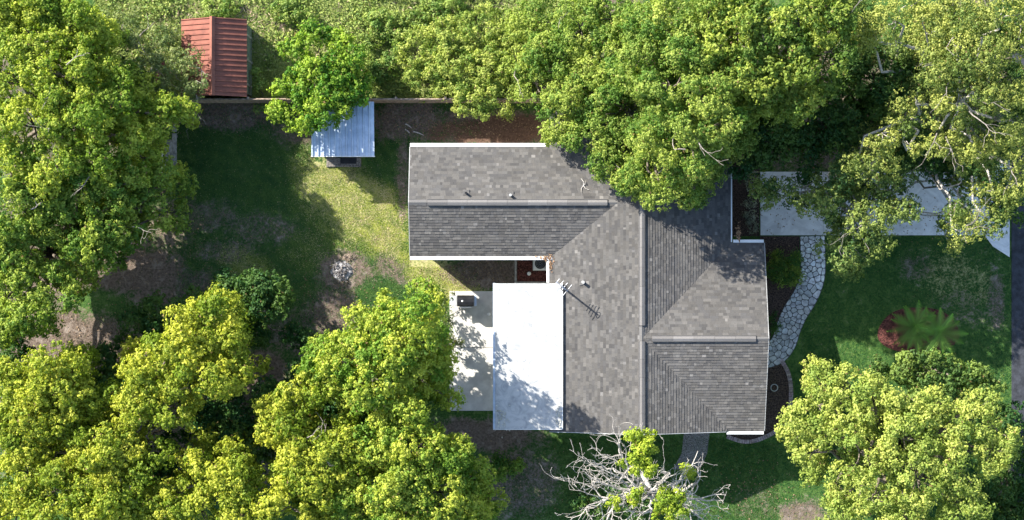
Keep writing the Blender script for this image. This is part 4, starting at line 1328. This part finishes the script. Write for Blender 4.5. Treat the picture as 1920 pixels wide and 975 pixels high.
def lawn(n, region, h, w, seed, c0, c1, dryc, dirt_max, k=3, lean=.9, lush=None):
    r = np.random.default_rng(seed)
    px = r.uniform(region[0], region[2], n); py = r.uniform(region[1], region[3], n)
    x = (px - 960) / 37.65; y = (487.5 - py) / 37.65
    dm_, ym_, _ = masks(x, y)
    ok = dm_ + r.normal(size=n) * .34 + .25 * vnoise(x, y, 3.2, seed + 9) < dirt_max
    for (a, b, c, d) in NO: ok &= ~((px > a) & (px < c) & (py > b) & (py < d))
    ok &= ((px - 1722) / 78) ** 2 + ((py - 620) / 48) ** 2 > 1
    # keep the walkway clear
    cw = np.array([(p.x, p.y) for p in cl[::3]])
    near = (px > 1400) & (px < 1580) & (py > 430) & (py < 700)
    ii = np.where(near & ok)[0]
    if len(ii):
        dd = ((x[ii, None] - cw[None, :, 0]) ** 2 + (y[ii, None] - cw[None, :, 1]) ** 2).min(1)
        ok[ii[dd < .68 ** 2]] = False
    x, y, ym_ = x[ok], y[ok], ym_[ok]
    n = len(x)
    xs = np.repeat(x, k) + r.normal(size=n * k) * .03; ys_ = np.repeat(y, k) + r.normal(size=n * k) * .03
    yy = np.repeat(ym_, k)
    N = n * k
    az = r.uniform(0, 6.28, N); hh = h * r.uniform(.5, 1.3, N); le = r.uniform(.3, lean, N) * hh * 1.5
    b = np.stack([xs, ys_, np.full(N, -.02)], 1)
    s = np.stack([-np.sin(az), np.cos(az), np.zeros(N)], 1) * (w * r.uniform(.6, 1.3, N))[:, None]
    tip = b + np.stack([np.cos(az) * le, np.sin(az) * le, hh], 1)
    V = np.stack([b - s, b + s, tip], 1).reshape(-1, 3)
    F = np.arange(N * 3).reshape(-1, 3)
    t = np.clip(r.normal(.5, .25, N) + .25 * vnoise(xs, ys_, .8, seed + 5) + .55 * vnoise(xs, ys_, 3.0, seed + 6), 0, 1)[:, None]
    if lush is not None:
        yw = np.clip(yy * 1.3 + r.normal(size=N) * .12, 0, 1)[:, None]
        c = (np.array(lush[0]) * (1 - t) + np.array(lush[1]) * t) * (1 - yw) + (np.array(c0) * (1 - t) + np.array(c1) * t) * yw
    else:
        c = np.array(c0) * (1 - t) + np.array(c1) * t
    isdry = (r.random(N) < (.012 + yy * np.clip(.30 + .55 * vnoise(xs, ys_, 1.7, seed + 7), .05, .8)))
    c[isdry] = np.array(dryc) * r.uniform(.6, 1.15, (isdry.sum(), 1))
    return V, F, np.repeat(c, 3, 0)


def join(parts):
    Vs, Fs, Cs = [], [], []; o = 0
    for V, F, C in parts:
        Vs.append(V); Fs.append(F + o); Cs.append(C); o += len(V)
    return np.concatenate(Vs), np.concatenate(Fs), np.concatenate(Cs)


A = lawn(150000, (330, 192, 900, 640), .055, .012, 1, (.130, .210, .034), (.470, .500, .100), (.68, .56, .36), .60, lush=((.018, .090, .030), (.095, .190, .048)))  # yellow tone also paints the sunlit strip; lush green is kept for shaded lawn
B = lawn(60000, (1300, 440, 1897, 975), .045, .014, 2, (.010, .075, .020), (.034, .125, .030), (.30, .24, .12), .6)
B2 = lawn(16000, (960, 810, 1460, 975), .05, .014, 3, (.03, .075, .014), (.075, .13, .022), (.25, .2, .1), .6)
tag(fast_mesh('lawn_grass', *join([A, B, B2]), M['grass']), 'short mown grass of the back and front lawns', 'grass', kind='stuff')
Cw = lawn(50000, (180, -40, 1100, 186), .17, .034, 4, (.13, .20, .045), (.42, .47, .14), (.62, .48, .34), .66, lean=1.3)
n_ = 26000
px = r.uniform(200, 1080, n_); py = r.uniform(-30, 180, n_)
x_ = (px - 960) / 37.65; y_ = (487.5 - py) / 37.65
okk = (vnoise(x_, y_, .7, 77) + r.normal(size=n_) * .12 > -.02) & ~((px > 340) & (px < 490) & (py > 25))
okk &= masks(x_, y_)[0] < .5 + r.normal(size=n_) * .2
x_, y_ = x_[okk], y_[okk]; n_ = len(x_)
Pw = np.stack([x_, y_, r.uniform(.05, .25, n_) + .45 * np.clip(vnoise(x_, y_, .7, 77), 0, 1)], 1)
tt = np.clip(r.normal(.5, .3, n_), 0, 1)[:, None]
Cw2 = np.array([.11, .20, .04]) * (1 - tt) + np.array([.42, .48, .12]) * tt
Vv, Ff, Cc = leaves(Pw, unit(r.normal(size=(n_, 3)) * .5 + [0, 0, .8]), .15, .5, Cw2, r)
tag(fast_mesh('field_weeds', *join([Cw, (Vv, Ff, Cc)]), M['grass']), 'overgrown yellow green weeds and dry stems of the field behind the fence', 'weeds', kind='stuff')


def litter(name, label, spots, size, c0, c1, seed):
    r = np.random.default_rng(seed); P = []
    for (px, py, z, rx_, ry_, n) in spots:
        zz = z if not callable(z) else 0
        c = W(px, py, zz)
        q = r.normal(size=(n, 3)) * np.array([rx_ / 40, ry_ / 40, 0]) + np.array(c)
        if callable(z): q[:, 2] = [z(a[0], a[1]) for a in q]
        q[:, 2] += r.uniform(.012, .05, n)
        P.append(q)
    P = np.concatenate(P)
    t = r.random((len(P), 1))
    Vv, Ff, Cc = leaves(P, unit(r.normal(size=(len(P), 3)) * .4 + [0, 0, 1]), size, .5, np.array(c0) * (1 - t) + np.array(c1) * t, r)
    tag(fast_mesh(name, Vv, Ff, Cc, M['deadleaf']), label, 'leaves', kind='stuff')


litter('roof_leaves', 'dry brown leaves caught in the roof valleys and on the white porch roof',
       [(1024, 484, lambda x, y: znorth(max(y, YN0)) + .03, 8, 3, 70), (1030, 497, lambda x, y: zmain(max(x, WEST)) + .03, 2, 7, 40), (1370, 440, lambda x, y: zmain(min(x, EAST)) + .03, 3, 9, 70)],
       .10, (.22, .11, .05), (.5, .33, .2), 3)
litter('porch_leaves', 'pale leaf litter in the southern corners of the white porch roof', [(940, 785, PZ, 7, 12, 60), (1046, 780, PZ, 3, 14, 30)], .12, (.4, .38, .33), (.7, .68, .62), 4)
litter('fallen_leaves', 'brown leaf litter on the bare soil of the yard',
       [(910, 240, 0, 90, 14, 350), (760, 220, 0, 60, 22, 300), (440, 215, 0, 80, 18, 300), (880, 510, 0, 50, 14, 260), (150, 630, 0, 90, 40, 500), (300, 470, 0, 90, 40, 350), (640, 560, 0, 50, 60, 300), (950, 900, 0, 60, 50, 300), (1400, 930, 0, 60, 40, 250), (1700, 400, .04, 150, 30, 350), (1450, 400, .04, 30, 30, 60)],
       .09, (.12, .07, .04), (.34, .24, .15), 6)
print('LEAVES', COUNT)
